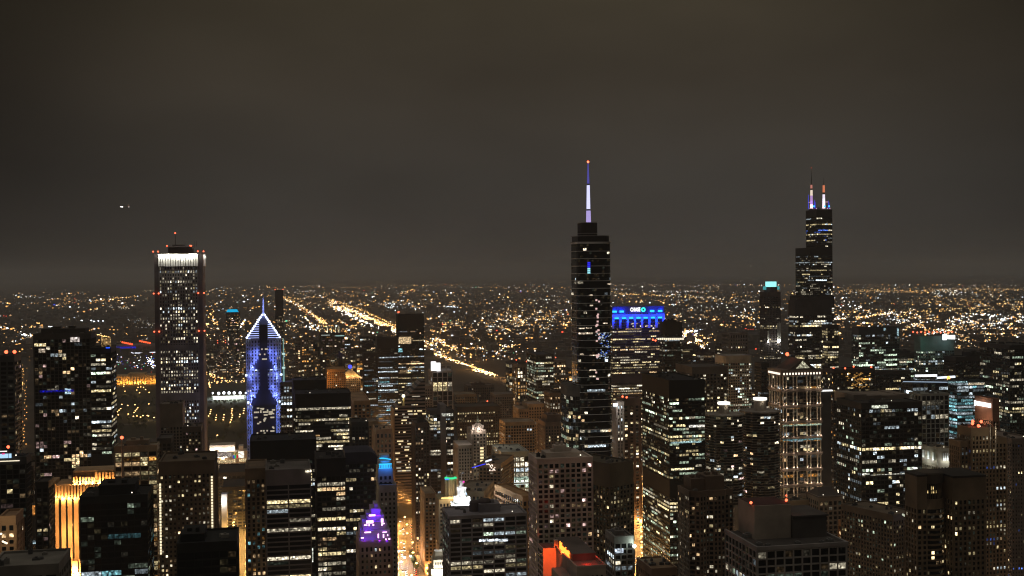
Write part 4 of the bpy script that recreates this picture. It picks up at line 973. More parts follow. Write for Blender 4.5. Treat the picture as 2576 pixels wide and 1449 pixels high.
m = MB(); m.ball(1.5, -3, zz(1217), .8, 0, 6); m.build('pink_lamp', emit((1, .05, .5), 1.8), root)
WH = (.93, .97, 1)
for p, r_, pw in ((1284, w+7, 9000), (1271, w+2.5, 2400), (1254, w3+4.0, 1400), (1231, w4+3.5, 600)):
    for t in (-90, -145, -35, 180): lamp(root, 'floodlight', (r_*math.cos(math.radians(t)), r_*math.sin(math.radians(t)), zz(p)), pw, WH, .4)
lamp(root, 'floodlight', (0, -w-8, zz(1300)), 20000, WH, .5)

# ---- green ringed stone tower
Y = 1090.0
root = empty('newspaper_tower', 0, 0); tag(root, 'tan stone tower with octagonal turret and a green and blue light ring', 'tower')
xc = at(1134, 1230, Y+12).x; root.location = (xc, Y+12, 0); RECTS.append((at(1088, 1260, Y).x, at(1166, 1260, Y).x, Y, Y+26, 'turret'))
tl = wallmat((.42, .33, .20))
a, b = at(1092, 1258, Y), at(1140, 1258, Y)
tower(root, rect((b.x-a.x)*1.4, 26, 0, 2), 0, a.z, S(STONE, wall=(.36, .29, .2), fh=3.6, bay=3, sp=1.6, pw=1.6, p=.04, seed=4, tones='NP'), random.Random(4), 60, 40)
def z_(p): return at(1134, p, Y).z
m = MB(); rr = 5.4; m.cyl(0, 0, a.z, z_(1209), rr*.8, rr*.8, 8)
for i in range(8): t = 2*math.pi*(i+.5)/8; m.cyl(rr*math.cos(t), rr*math.sin(t), a.z, z_(1210), .8, .6, 6)
m.cyl(0, 0, z_(1205), z_(1200), rr*.7, rr*.3, 8); m.cyl(0, 0, z_(1200), z_(1190), .6, .1, 6)
m.build('turret', tl, root)
m = MB(); m.cyl(0, 0, z_(1209), z_(1206.5), rr+.5, rr+.5, 20); m.build('light_ring', emit((.05, .9, .35), 1.1), root)
m = MB(); m.box(-rr-.8, -rr+3.0, -rr-.4, -rr+.4, z_(1210), z_(1207)); m.build('blue_lamp', emit((.1, .25, 1), 1.2), root)
m = MB(); l_, r_ = at(1109, 1250, Y).x-xc, at(1150, 1250, Y).x-xc; m.box(l_, r_, -13.6, -12.2, z_(1254), z_(1249)); m.build('lit_parapet', wallmat((.6, .5, .3)), root)
for x in (l_*.8, l_*.3, r_*.2, r_*.8): lamp(root, 'parapet_lamp', (x, -16, z_(1255)), 900, (1, .75, .35), .3)
for x in (-4, 0, 4): lamp(root, 'turret_lamp', (x, -9.5, z_(1241)), 450, (1, .75, .4), .3)

# ---- domed cupola tower
Y = 1350.0
root = empty('office_tower', 0, 0); tag(root, 'stone tower with a glowing pinkish white domed cupola', 'tower')
xc = at(1205, 1100, Y).x; root.location = (xc, Y+12, 0); RECTS.append((at(1150, 1120, Y).x, at(1225, 1120, Y).x, Y, Y+50, 'cupola'))
a, b = at(1190, 1084, Y), at(1222, 1084, Y)
tower(root, rect(b.x-a.x, 40, (a.x+b.x)/2-xc, 8), 0, a.z, S(STONE, wall=(.42, .36, .30), fh=3.7, bay=3.4, sp=1.7, pw=1.7, p=.06, seed=6, tones='NY'), random.Random(6), 40, 60)
def z_(p): return at(1205, p, Y).z
m = MB(); m.cyl(0, -4, z_(1083), z_(1075), 6.2, 5.6, 10); m.cyl(0, -4, z_(1075), z_(1066), 5.4, 2.8, 10)
for i in range(10): t = 2*math.pi*i/10; m.cyl(6*math.cos(t), -4+6*math.sin(t), z_(1083), z_(1071), .5, .4, 5)
m.build('dome', wallmat((.75, .66, .58)), root)
m = MB(); m.cyl(0, -4, z_(1066), z_(1056), 1.5, 1.2, 8); m.cyl(0, -4, z_(1056), z_(1047), .8, .1, 6); m.build('finial', wallmat((.3, .34, .25)), root)
for t in (-90, -20, -160): lamp(root, 'dome_lamp', (11*math.cos(math.radians(t)), -4+11*math.sin(math.radians(t)), z_(1081)), 2600, (1, .84, .74), .3)
m = MB()
for k in range(13): z = z_(1130)-k*3.7; m.box(1.2, 5.2, -12.5, -12.2, z, z+2.2)
m.build('glowing_windows', emit(TONE['Y'], 1.3), root, 'stuff')
a, b = at(1154, 1108, Y), at(1188, 1108, Y); tower(link(bpy.data.objects.new('side_wing', None), root), rect(b.x-a.x, 40, (a.x+b.x)/2-xc, 10), 0, a.z-6, S(STONE, wall=(.5, .45, .4), fh=3.7, bay=3.4, p=.02), random.Random(6), 60, 20)

# ---- hotel with the red sign
root = empty('hotel', 0, 0); tag(root, 'hotel with dark roof block, glowing red script sign and red lit walls', 'hotel')
xc = at(1470, 1425, 605).x; root.location = (xc, 620, 0); RECTS.append((at(1353, 1400, 640).x, at(1525, 1400, 610).x, 605, 670, 'red'))
def hb(name, pl, pr, pt_, Y0, dd, zbot=0.0, mat=None, ref=None):
    a, b = at(pl, pt_, Y0), at(pr, pt_, Y0); m = MB(); m.box(a.x-xc, b.x-xc, Y0-620, Y0-620+dd, zbot, (a.z+b.z)/2)
    return m.build(name, mat, root), a.x-xc, b.x-xc, (a.z+b.z)/2
hw_ = wallmat((.40, .35, .30)); rd = wallmat((.16, .13, .12)); RW = wallmat((.55, .46, .40))
_, mx0, mx1, mz = hb('wall', 1451, 1524, 1427, 605, 52, 0, hw_)
m = MB(); m.box(mx0+.8, mx1-.8, -14.2, 36.2, mz-.1, mz+.02); m.build('roof', wallmat((.22, .16, .14)), root)
m = MB()
for (x0_, x1_, y0_, y1_) in ((mx0-.2, mx1+.2, -15.4, -14.5), (mx0-.3, mx0+.6, -14.5, 37), (mx1-.6, mx1+.3, -14.5, 37)): m.box(x0_, x1_, y0_, y1_, mz-.2, mz+1.0)
m.build('parapet', hw_, root)
hb('annex', 1420, 1450, 1462, 606, 30, 0, hw_)
gl = MB()
for k in range(4):
    for q_ in range(5): x = mx0+3+q_*2.55; gl.box(x, x+1.0, -15.3, -15.02, mz-6-k*3.2, mz-4.4-k*3.2)
gl.build('window_openings', glassmat(), root)
_, bx0, bx1, bz = hb('roof_block', 1441, 1498, 1394, 620, 40, mz, rd)
m = MB(); m.box(bx0-.4, bx1+.4, -.4, 40.4, bz, bz+.5); m.build('roof_slab', rd, root)
m = MB(); m.box(bx0-2.6, bx0-.02, 33, 36, mz-2, bz+.6); m.build('red_pier', RW, root)
sign = text_mesh('sign', 'Marriott', 6.6, .22, emit((1, .20, .025), 4.2), root, (bx0-.55, 17.5, (mz+bz)/2+.5), (math.pi/2, 0, -math.pi/2), .13, .25)
for i in range(5): lamp(root, 'sign_glow', (bx0-1.9, 6+i*5.5, (mz+bz)/2+.3), 130, (1, .05, .01), .8)
SG_ = []
lamp(root, 'sign_glow', (bx1+4.5, 4, mz+3), 1500, (1, .04, .01), .4)
lamp(root, 'sign_glow', (bx0+6, -9, mz+2.5), 700, (1, .03, .01), .5)
_, wx0, wx1, wz = hb('side_wing', 1366, 1403, 1379, 652, 14, 0, RW)
m = MB(); m.box(wx0+.5, wx1-.5, 32.4, 45.6, wz-.1, wz+.03); m.build('roof', wallmat((.14, .09, .08)), root)
for hx_, hz2, pw_ in ((bx0-2.5, bz-1, 24000), (bx0-1.0, bz-2, 10000)): lamp(root, 'sign_glow', (hx_, 16, hz2), pw_, (1, .10, .015), .8, spot=75, aim=((wx0+wx1)/2, 32, wz-8), blend=.5)
gl = MB()
for k in range(9):
    for q_ in range(3): gl.box(wx0-.25, wx0-.02, 33.5+q_*4.2, 36+q_*4.2, wz-4-k*3.1, wz-2.2-k*3.1)
gl.build('window_openings', glassmat(), root)

# ---- foreground roof block at lower right
Y = 560.0
root = empty('office_block', 0, 0); tag(root, 'foreground block with big pale plant room, dark flat roofs and pale window grid', 'building')
xc = at(1990, 1400, Y).x; root.location = (xc, Y+15, 0); RECTS.append((at(1845, 1400, Y).x, at(2130, 1400, Y).x, Y, Y+70, 'fore'))
qx = lambda px, p=1400: at(px, p, Y).x-xc
qz = lambda p, px=1960: at(px, p, Y).z
g = link(bpy.data.objects.new('storeys', None), root)
a, b = qx(1905), qx(2128); tower(g, rect(b-a, 42, (a+b)/2, 6), 0, qz(1378), S(GRID, wall=(.42, .40, .39), fh=3.8, bay=4.9, sp=.75, pw=.7, pd=.6, p=.10, seed=2, top=1.5, tones='NCG', lv=(4, 3, 2, 0, 0)), random.Random(2), 40, 60)
box_part('roof', root, wallmat((.10, .09, .085)), [(a-.3, b+.3, -15, 27, qz(1378)-.3, qz(1378)+.2)])
m = MB()
for (x0_, x1_, y0_, y1_) in ((a-.9, b+.9, -16.2, -15.1), (a-.9, a+.3, -15.1, 27.5), (b-.3, b+.9, -15.1, 27.5)): m.box(x0_, x1_, y0_, y1_, qz(1378)-.5, qz(1378)+1.3)
m.build('parapet', wallmat((.34, .32, .32)), root)
for k, (x, y, s) in enumerate(((a+4, -8, 1.4), (a+8, -10, 1.0), (a+5, 10, 2.0), (b-6, -9, 1.5), (b-11, -10, 1.1), ((a+b)/2, -10, 1.3))):
    m = MB(); m.box(x-s, x+s, y-s, y+s, qz(1378), qz(1378)+s*1.1); m.cyl(x, y, qz(1378)+s*1.1, qz(1378)+s*1.4, s*.6, s*.6, 10); m.build('roof_unit', wallmat((.2, .2, .2)), root)
box_part('plant_room', root, wallmat((.42, .36, .30), var=.15), [(qx(1936), qx(2030), 4, 26, qz(1383), qz(1290))])
box_part('plant_room_roof', root, wallmat((.10, .04, .035)), [(qx(1937), qx(2029), 5, 25, qz(1290), qz(1289.2))])
box_part('plant_room', root, wallmat((.10, .09, .085)), [(qx(2031), qx(2118), 2, 26, qz(1383), qz(1322)), (qx(2031), qx(2121), 1, 27, qz(1322), qz(1318))])
beacon(root, qx(1931), 6, qz(1286), .8, h=1.5); beacon(root, qx(2031), 10, qz(1288), .8, h=1.5); beacon(root, qx(2031), 10, qz(1275), .5, h=1.2)

# ---- lantern topped foreground tower at right
Y = 650.0
root = empty('apartment_tower', 0, 0); tag(root, 'large brown foreground tower with a round dark lantern top and yellow lit rooms', 'tower')
xc = at(2388, 1300, Y).x; root.location = (xc, Y+18, 0); RECTS.append((at(2289, 1300, Y).x, at(2487, 1300, Y).x, Y, Y+45, 'lantern'))
qx = lambda px, p=1300: at(px, p, Y).x-xc
qz = lambda p, px=2388: at(px, p, Y).z
br = S(RES, wall=(.21, .155, .10), fh=3.15, bay=3.1, sp=1.15, pw=1.3, pd=.6, p=.13, run=.3, tones='YNWY', lv=(2, 3, 4, 4, 2), top=16, seed=31)
for nm, l, r, yt, dd, oy, sd in (('shoulder', 2316, 2337, 1198, 13, -8, 1), ('shoulder', 2408, 2486, 1206, 26, -1, 2)):
    g = link(bpy.data.objects.new(nm, None), root); a, b = qx(l), qx(r); tower(g, rect(b-a, dd, (a+b)/2, oy), 0, qz(yt), dict(br, seed=sd, top=20 if sd == 1 else 14), random.Random(sd), 60, 70)
    box_part('roof_slab', root, wallmat((.04, .035, .03)), [(a-.8, b+.8, oy-dd/2-.8, oy+dd/2+.8, qz(yt), qz(yt)+1.2)])
g = link(bpy.data.objects.new('round_bay', None), root); rr = (qx(2408)-qx(2334))/2; ox = (qx(2408)+qx(2334))/2
tower(g, [(x+ox, y) for x, y in circle(rr, 20)], 0, qz(1262), dict(br, seed=5, p=.10, top=6), random.Random(15), 60, 60)
g = link(bpy.data.objects.new('lantern', None), root)
m = MB(); m.prism([(x+ox, y) for x, y in circle(rr*.86, 20)], qz(1262), qz(1222)); m.build('glazing', glassmat(), g)
m = MB(); m.prism([(x+ox, y) for x, y in circle(rr*1.02, 24)], qz(1222), qz(1198)); m.prism([(x+ox, y) for x, y in circle(rr*.9, 24)], qz(1198), qz(1196.5)); m.build('drum', wallmat((.10, .08, .06)), g)
for i in range(20):
    t0, t1 = math.radians(198+i*7.2), math.radians(198+(i+1)*7.2-1.2)
    if i in (1, 4, 5, 6, 8, 9, 10, 11, 14, 15):
        for (pa, pb) in (((1238, 1229),) if i in (4, 5, 8, 9) else ()) + ((1247, 1240),):
            R_ = rr*.875; mm = MB(); mm.face([(ox+R_*math.cos(t0), R_*math.sin(t0), qz(pa)), (ox+R_*math.cos(t1), R_*math.sin(t1), qz(pa)), (ox+R_*math.cos(t1), R_*math.sin(t1), qz(pb)), (ox+R_*math.cos(t0), R_*math.sin(t0), qz(pb))])
            mm.build('window', emit((1, .72, .30), .55, True), g)
m = MB()
for i in range(20):
    t = math.radians(198+i*7.2-.6); m.cyl(ox+rr*.9*math.cos(t), rr*.9*math.sin(t), qz(1262), qz(1222), .3, .3, 5)
m.build('mullions', wallmat((.16, .12, .08)), g)
# ================================================================= details added to generic towers
def find(pre):
    for o in scene.objects:
        if str(o.get('label', '')).startswith(pre): return o
def slab_on(root, name, px0, px1, py0, py1, Y, mat, thick=.5, out=.6):
    a, b = at(px0, py1, Y), at(px1, py0, Y); l = root.location; m = MB()
    m.box(a.x-l.x, b.x-l.x, Y-out-thick-l.y, Y-out-l.y, a.z, b.z)
    o = m.build(name, mat, root)
    o.matrix_parent_inverse.identity(); return o
def bar_on(root, name, pa, pb, Y, w, mat):
    a, b = at(*pa, Y), at(*pb, Y); l = root.location; m = MB(); m.bar(a-l, b-l, w); return m.build(name, mat, root)
r = find('dark glass tower at the lower left')
slab_on(r, 'sign', -6, 30, 1140, 1152, 800, emit((.45, .72, 1), 1.1), out=1.5)
slab_on(r, 'roof_light', -6, 19, 1133, 1136, 800, emit((1, .97, .88), 1.4), out=1.5); slab_on(r, 'sign_mark', 7, 14, 1138, 1142, 800, emit((.9, .05, .25), .9), out=2.1)
slab_on(r, 'light_strip', -4, 50, 1157, 1161, 800, emit(TONE['N'], 1.2), out=1.0); beacon(r, -2, -10, at(16, 1126, 800).z, 1.0, h=8)
r = find('tall dark slab with thin')
m = None
slab_on(r, 'lit_room', 178, 200, 848, 860, 1100, emit((1, .86, .78), .75, True), out=.9)
slab_on(r, 'lit_room', 98, 114, 877, 887, 1100, emit((1, .80, .60), .55, True), out=.9)
slab_on(r, 'screen', 164, 179, 977, 991, 1100, emit((.6, .85, 1), .85, True), out=.9)
slab_on(r, 'blue_floor', 101, 186, 980, 987, 1100, emit((.02, .02, 1), .28, True), out=.9)
r = find('slim dark tower with bright white')
slab_on(r, 'golden_screen', 247, 271, 851, 876, 1085, emit((1, .62, .25), .30, True), out=-20)
slab_on(r, 'blue_roof_light', 267, 277, 873, 876, 1085, emit((.02, .10, 1), 1.4), out=1.0)
r = find('grey brown tower with a plain upper'); 
r = find('brown stone block lit along'); RT = r
for i in range(9): lamp(r, 'cornice_lamp', (at(4+i*4.2, 1320, 640).x-r.location.x, -28, at(4, 1320, 640).z), 450, (1, .8, .5), .2)
m = MB()
for i in range(8): v = at(6+i*4.4, 1328-i*1.2 if i < 5 else 1332+i*2, 640); m.ball(v.x-r.location.x, -27.5, v.z, .55, 0, 6)
m.build('cornice_bulbs', emit((1, .85, .6), 2.0), r)
r = find('pale concrete office block with orange')
m = MB(); v = at(312, 1100, 950); m.cyl(v.x-r.location.x, -22, 60, v.z, .9, .5, 6); m.build('mast', wallmat((.3, .22, .18)), r); beacon(r, v.x-r.location.x, -22, v.z+.5, 1.3)
r = find('broad brown tower with vertical strings')
for px, a, b in ((403, 1219, 1399), (533, 1200, 1347)):
    m = MB(); p = a
    while p < b: v = at(px+(p-a)*.012, p, 800); m.box(v.x-r.location.x-.55, v.x-r.location.x+.55, -22.2, -21.6, v.z-.55, v.z+.75); p += 7.2 if p < 1500 else 9
    m.build('stair_lights', emit((1, .84, .55), 1.3), r)
r = find('grey gridded slab with three')
slab_on(r, 'lit_window_band', 768, 783, 1181, 1187, 835, emit(TONE['N'], 1.1, True), out=1.4)
slab_on(r, 'lit_stair', 783, 789, 1388, 1424, 835, emit((.85, .9, .75), .75, True), out=-12)
for p in (1192, 1199, 1216, 1250, 1272, 1324, 1328, 1361): slab_on(r, 'lit_window', 780, 785, p, p+4, 835, emit(TONE['Y'], .8), out=-2)
r = find('wide black block with a plain dark'); slab_on(r, 'lit_floor', 647, 740, 1161.5, 1164.5, 1000, emit(TONE['N'], .75, True), out=.8)
r = find('black office block with long bright'); slab_on(r, 'gold_window_row', 784, 804, 1093.5, 1097.5, 1250, emit((1, .6, .25), .65, True), out=.7); slab_on(r, 'bright_window_row', 826, 863, 1119.5, 1124.5, 1250, emit(TONE['N'], 1.6, True), out=.7)
r = find('tall black tower with a gold lit'); slab_on(r, 'gold_lit_band', 1003, 1034, 847, 865, 2500, emit((1, .72, .40), .75, True), out=1.2); beacon(r, -26, -18, at(1000, 787, 2500).z, 2.0, h=3)
slab_on(r, 'teal_window', 1002, 1012, 876, 886, 2500, emit(TONE['T'], .7, True), out=1.2)
r = find('brown stone tower below the small gold')
l = r.location; a = at(882, 946, 2300); m = MB(); hw0 = 16
m.prism(rect(34, 24, a.x-l.x, -4), a.z, at(882, 933, 2300).z, 0, top=rect(9, 7, a.x-l.x, -4)); m.build('pyramid_roof', wallmat((.7, .5, .25)), r)
for x in (-16, -5, 5, 16): lamp(r, 'gold_lamp', (a.x-l.x+x, -24, a.z+1), 5200, (1, .66, .30), .4)
m = MB(); m.ball(a.x-l.x, -4, at(884, 924, 2300).z, 4.2, 0, 8); m.build('blue_globe', emit((.08, .10, 1), 1.4), r)
r = find('slender tower carrying four'); l = r.location
for px in (824, 835, 845, 854):
    a = at(px, 835, 2500); m = MB(); m.cyl(a.x-l.x, 0, at(px, 838, 2500).z, at(px, 820, 2500).z, 1.3, .4, 6); m.build('mast', wallmat((.8, .75, .65)), r)
    lamp(r, 'mast_lamp', (a.x-l.x, -6, a.z+2), 1800, (1, .9, .7), .3)
slab_on(r, 'teal_band', 844, 866, 843, 846, 2500, emit((.5, .9, .85), .5), out=1.2); slab_on(r, 'teal_band', 808, 830, 842, 844, 2500, emit((.8, .95, .85), .5), out=1.2)
r = find('building with orange lit vertical')
for p in (940, 960): v = at(825, p, 2145); lamp(r, 'orange_lamp', (v.x-r.location.x, v.y-r.location.y-9, v.z), 4000, (1, .45, .12), .5)
r = find('round topped tower under'); l = r.location; a = at(584, 783, 3650); m = MB()
m.cyl(a.x-l.x, -5, at(584, 788, 3650).z, at(584, 779, 3650).z, 20, 14, 16); m.build('lit_crown', emit((.0, .48, .85), .95), r)
r = find('dark residential tower crowned'); l = r.location; a = at(1059, 1062, 1150); m = MB()
m.cyl(a.x-l.x, -6, at(1059, 1066, 1150).z, at(1059, 1044, 1150).z, 1.4, .8, 6); m.build('pylon', wallmat((.6, .5, .25)), r)
m = MB(); m.ball(a.x-l.x, -6, at(1059, 1038, 1150).z, 1.9, 0, 8); m.build('lamp', emit((1, .9, .6), 3.0), r); lamp(r, 'pylon_lamp', (a.x-l.x, -9.5, at(1059, 1042, 1150).z), 900, (1, .82, .4), .3)
r = find('dark tower with white lit top row'); slab_on(r, 'lit_top_row', 1111, 1139, 1039, 1047, 1290, emit((.95, .95, .8), .5, True), out=.8)
m = MB(); l = r.location; a, b = at(1141, 1040, 1288), at(1156, 1040, 1288); m.box(a.x-l.x, b.x-l.x, -18.5, 10, 0, a.z-2); m.build('blank_pier', wallmat((.17, .16, .16)), r)
r = find('tower with white framed grid'); slab_on(r, 'glowing_box', 1086, 1097, 910, 933, 1752, emit((1, .99, .97), 1.35), thick=10, out=-9); slab_on(r, 'glowing_box', 1098.5, 1108, 913, 934, 1747, emit((1, .99, .97), 1.25), thick=8, out=-7)
slab_on(r, 'roof_frame', 1109, 1137, 917, 920, 1747, wallmat((.42, .40, .40)), thick=1, out=0); slab_on(r, 'roof_frame', 1121, 1123, 919, 935, 1747, wallmat((.42, .40, .40)), thick=1, out=0); slab_on(r, 'roof_frame', 1134, 1137, 919, 935, 1747, wallmat((.42, .40, .40)), thick=1, out=0)
r = find('wide low pale building'); slab_on(r, 'light_strip', 1247, 1280, 1130, 1133.5, 1330, emit((.95, 1, .9), 1.0), out=.5); slab_on(r, 'light_strip', 1295, 1310, 1130, 1133, 1330, emit((.95, 1, .9), .7), out=.5)
slab_on(r, 'lit_court', 1288, 1328, 1198, 1208, 1295, emit((.75, 1, .8), .35, True), out=1.0); slab_on(r, 'lit_court_band', 1290, 1329, 1211, 1214, 1293, emit((.9, 1, .95), .9), out=1); slab_on(r, 'lit_court_band', 1290, 1329, 1216, 1219, 1293, emit((.9, 1, .95), .9), out=1)
r = find('brown hotel slab with stepped'); bar_on(r, 'blue_string_lights', (1250, 1178), (1284, 1166), 1150, .8, emit((.05, .06, 1), 1.1)); bar_on(r, 'roof_light', (1268, 1161), (1283, 1155), 1165, 1.6, emit((.9, .93, 1), 1.3))
m = MB(); rg = random.Random(2)
for i in range(22): v = at(rg.uniform(1224, 1246), rg.uniform(1167, 1184), 1178); m.ball(v.x, v.y, v.z, .55, 0, 6)
o = m.build('string_lights', emit((1, .8, .65), 1.6), None); tag(o, 'cluster of festive white bulbs on a terrace beside the brown hotel slab', 'lights')
r = find('tan building with ribbed'); bar_on(r, 'sign', (1209, 1248), (1224, 1240), 1095, 2.6, emit((.6, .8, 1), 1.1)); 
for i in range(4): bar_on(r, 'roof_light_rib', (1166, 1236+i*5), (1196, 1222+i*5), 1105, .5, emit((1, .65, .3), .55))
r = find('dark grey office slab'); l = r.location
for px, rr_, h in ((1192, 4.6, 8.5), (1216, 6.2, 9.5)):
    v = at(px, 1280, 925); m = MB(); m.cyl(v.x-l.x, 2, at(px, 1286, 925).z, at(px, 1286, 925).z+h, rr_, rr_*.9, 12); m.ball(v.x-l.x, 2, at(px, 1286, 925).z+h, rr_*.88, 0, 10, .4); m.build('roof_tank', wallmat((.10, .08, .075)), r)
for (p0, p1) in ((1205, 1227), (1229, 1253), (1254, 1277)): slab_on(r, 'bright_room', p0, p1, 1355, 1362, 900, emit((.85, .93, 1), 1.25, True), out=.35)
r = find('dark tower with rounded top and one'); 
for i in range(13): v = at(1654.5+i*5.1, 852, 1700); slab_on(r, 'lit_window', v and 1654.5+i*5.1, 1658.3+i*5.1, 850, 855, 1700, emit(TONE['N'], 1.2), out=.7)
beacon(r, -34, -16, at(1639, 856, 1700).z, 1.5); beacon(r, -30, -16, at(1650, 858, 1700).z, 1.5)
r = find('black steel and glass skyscraper'); slab_on(r, 'cyan_lit_floor', 1687, 1763, 1108.5, 1115.5, 1134, emit((.55, .85, .88), .62, True), out=.6)
slab_on(r, 'bright_lit_floor', 1688, 1745, 1176, 1183, 1134, emit((1, .86, .50), 1.3, True), out=.6); slab_on(r, 'bright_lit_floor', 1733, 1772, 1068, 1075, 1134, emit((1, .95, .85), 1.1, True), out=.6)
r = find('white fluted narrow tower'); slab_on(r, 'roof_lamp', 1541.5, 1552, 1014, 1022, 1350, emit((.9, .96, 1), 2.2), out=1.6); lamp(r, 'roof_lamp_light', (-5, -22, 150), 4000, (1, .9, .8), .4)
r = find('slim grey tower with a slanted'); bar_on(r, 'light_bar', (1588, 1146), (1613, 1157), 1396, 2.6, emit((.86, .95, 1), 1.8))
r = find('small grey gridded block'); slab_on(r, 'bright_room', 1546, 1567, 1379, 1391, 745, emit((.75, .86, 1), .85, True), out=.7)
v = at(1596, 1374, 742); m = MB(); m.cyl(v.x, 742, v.z-18, v.z, .25, .2, 6); m.ball(v.x, 742, v.z, 1.4, 1, 8); o = m.build('rooftop_lamp', [wallmat((.2, .2, .2)), emit((.9, 1, .9), 3)]); tag(o, 'bright white green tinted lamp on a pole beside the small grey block', 'lamp'); lamp(o, 'emitted_light', (v.x, 741, v.z+2), 1800, (.8, 1, .85), .3)
r = find('tower with a teal lit top'); l = r.location
lamp(r, 'teal_lamp', (at(2309, 862, 1896).x-l.x, -32, at(2309, 868, 1896).z), 7000, (.25, .9, .65), .5); lamp(r, 'teal_lamp', (at(2378, 860, 1896).x-l.x, -31, at(2378, 860, 1896).z), 4500, (.25, .85, .75), .5)
m = MB(); bx = [(2364, 847, 4.0, 5), (2371, 846.5, 3, 3.6), (2376, 847, 3, 3.4), (2381.5, 847, 3, 3.6), (2386.5, 847, 3, 3.6)]
for px, py, w_, h_ in bx: v = at(px, py, 1898); m.cyl(v.x-l.x, -27.4, v.z-h_, v.z+h_, w_*.9, w_*.9, 10)
m.build('sign', emit((.95, .99, 1), 1.8), r)
for i in range(11): v = at(2290+i*9.8, 836+(i % 2)*1.5, 1930); beacon(r, v.x-l.x, 10, v.z, 1.5, h=6)
for a, b in ((2222, 2227), (2256, 2260)):
    slab_on(find('wide tower with greenish'), 'cool_lit_column', a, b, 825, 832 if a < 2250 else 845, 1900, emit((.55, .85, .95), .6, True), out=.8)
r = find('glass office block glowing'); slab_on(r, 'warm_lit_floor', 2434, 2476, 962, 968.5, 1300, emit((1, .82, .55), .55, True), out=.5); slab_on(r, 'cool_lit_floor', 2384, 2432, 958.5, 964, 1298, emit((.45, .75, .8), .45, True), out=.5)
r = find('flat roofed block with a thin line')
bar_on(r, 'light_line', (2272, 960), (2383, 961.5), 1326, .9, emit((.5, .65, .85), .7)); bar_on(r, 'roof_sign', (2303, 945.5), (2356, 944.5), 1340, 2.6, emit((.95, .97, 1), 1.7)); bar_on(r, 'roof_sign', (2358, 950.5), (2402, 947.5), 1340, 2.4, emit((.8, .88, 1), 1.6))
v = at(2386, 955, 1330); beacon(r, v.x-r.location.x, v.y-r.location.y, v.z, 2.6, 'O', 2.5)
r = find('large dark tower with bright double'); l = r.location
m = MB(); pts = [at(p, q, 1030) for p, q in ((2148, 991), (2180, 994), (2220, 996), (2262, 993), (2287, 990))]
for a, b in zip(pts[:-1], pts[1:]): m.prism([(a.x-l.x, a.y-l.y), (b.x-l.x, b.y-l.y), (b.x-l.x, b.y-l.y+40), (a.x-l.x, a.y-l.y+40)], at(2220, 1016, 1030).z, (a.z+b.z)/2)
m.build('roof_screen', wallmat((.30, .25, .21)), r)
slab_on(r, 'lit_top_room', 2192, 2232, 1018.5, 1027, 1000, emit((.95, 1, .80), .85, True), out=.7)
for a, b, p in ((2168, 2186, 1190.5), (2150, 2166, 1190)): slab_on(r, 'bright_lit_floor', 2168 if a == 2168 else 2188, 2186 if a == 2168 else 2318, 1189.5, 1194.5, 1000, emit((1, 1, .85), 1.3 if a == 2168 else .55, True), out=.6 if a == 2168 else .62)
slab_on(r, 'bright_lit_floor', 2288, 2306, 1175, 1181, 1000, emit((1, 1, .88), 1.2, True), out=.6)
r = find('tan classical tower top'); l = r.location
for i in range(5): slab_on(r, 'lit_column', 2371+i*5, 2373.4+i*5, 1140, 1158, 1010, wallmat((.75, .72, .66)), out=.4, thick=.8)
for i in range(6):
    v = at(2371, 1150, 1010); W_, D_, z1_ = r['_dims']; m = MB(); m.box(-W_/2-1.3, -W_/2-.5, -D_/2+4+9*i, -D_/2+6.4+9*i, z1_-11, z1_-3.5); m.build('lit_column', wallmat((.75, .72, .66)), r)
    lamp(r, 'column_lamp', (-W_/2-3.5, -D_/2+5.2+9*i, z1_-11), 700, (.85, .95, 1), .2)
for i in range(4): v = at(2372+i*6, 1158, 1010); lamp(r, 'column_lamp', (v.x-l.x, -D_/2-3.5, v.z), 520, (.85, .95, 1), .2)
r = find('reddish brown slab carrying'); l = r.location; W_, D_, z1_ = r['_dims']; m = MB()
for i in range(12): y = D_/2-1.8-i*2.35; hh = 3.0 if i == 0 else 2.3; m.prism([(x-W_/2-1.3, y_+y) for x, y_ in circle(.95, 8)], z1_-6-hh, z1_-6+hh*.8)
m.build('sign', emit((1, 1, .97), 2.0), r); lamp(r, 'sign_glow', (-W_/2-4, 0, z1_-7), 1300, (1, .8, .6), .6)
lamp(r, 'sign_glow', (-W_/2-10, -6, z1_-22), 3000, (1, .6, .4), .6)
r = find('brown ribbed stone tower with setbacks'); l = r.location
for px, p0, p1 in ((2470, 1052, 1078), (2484, 1060, 1078)):
    v = at(px, p1, 848); m = MB(); m.cyl(v.x-l.x, -22, v.z-30, at(px, p0, 848).z, .5, .3, 6); m.build('finial', wallmat((.5, .45, .4)), r)
lamp(r, 'uplight', (at(2486, 1080, 845).x-l.x, -26, at(2486, 1084, 845).z), 1500, (1, .85, .6), .2)
r = find('dark tower with a sloping blue'); bar_on(r, 'blue_light_bar', (2243, 1291), (2257, 1299), 790, 1.5, emit((.15, .35, 1), 1.4)); bar_on(r, 'pale_window_band', (2222, 1294), (2240, 1304), 788, 1.2, emit((.9, .95, .75), .6))
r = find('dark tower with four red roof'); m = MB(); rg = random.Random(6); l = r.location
for i in range(60): v = at(rg.gauss(2146, 14), rg.uniform(936, 975), 1500); m.box(v.x-l.x-1, v.x-l.x+1, -30.9, -30.5, v.z, v.z+1.3, rg.choice((0, 1, 1)))  # orange facade reflections painted as glowing boxes
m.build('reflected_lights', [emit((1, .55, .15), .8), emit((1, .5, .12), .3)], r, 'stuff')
v = at(2079, 983, 1420); m = MB(); a, b = at(2062, 985, 1420), at(2095, 981, 1420); m.box(a.x, b.x, 1420, 1424, a.z, b.z); m.box(a.x+2, b.x-2, 1421, 1440, 0, a.z-.2, 1)
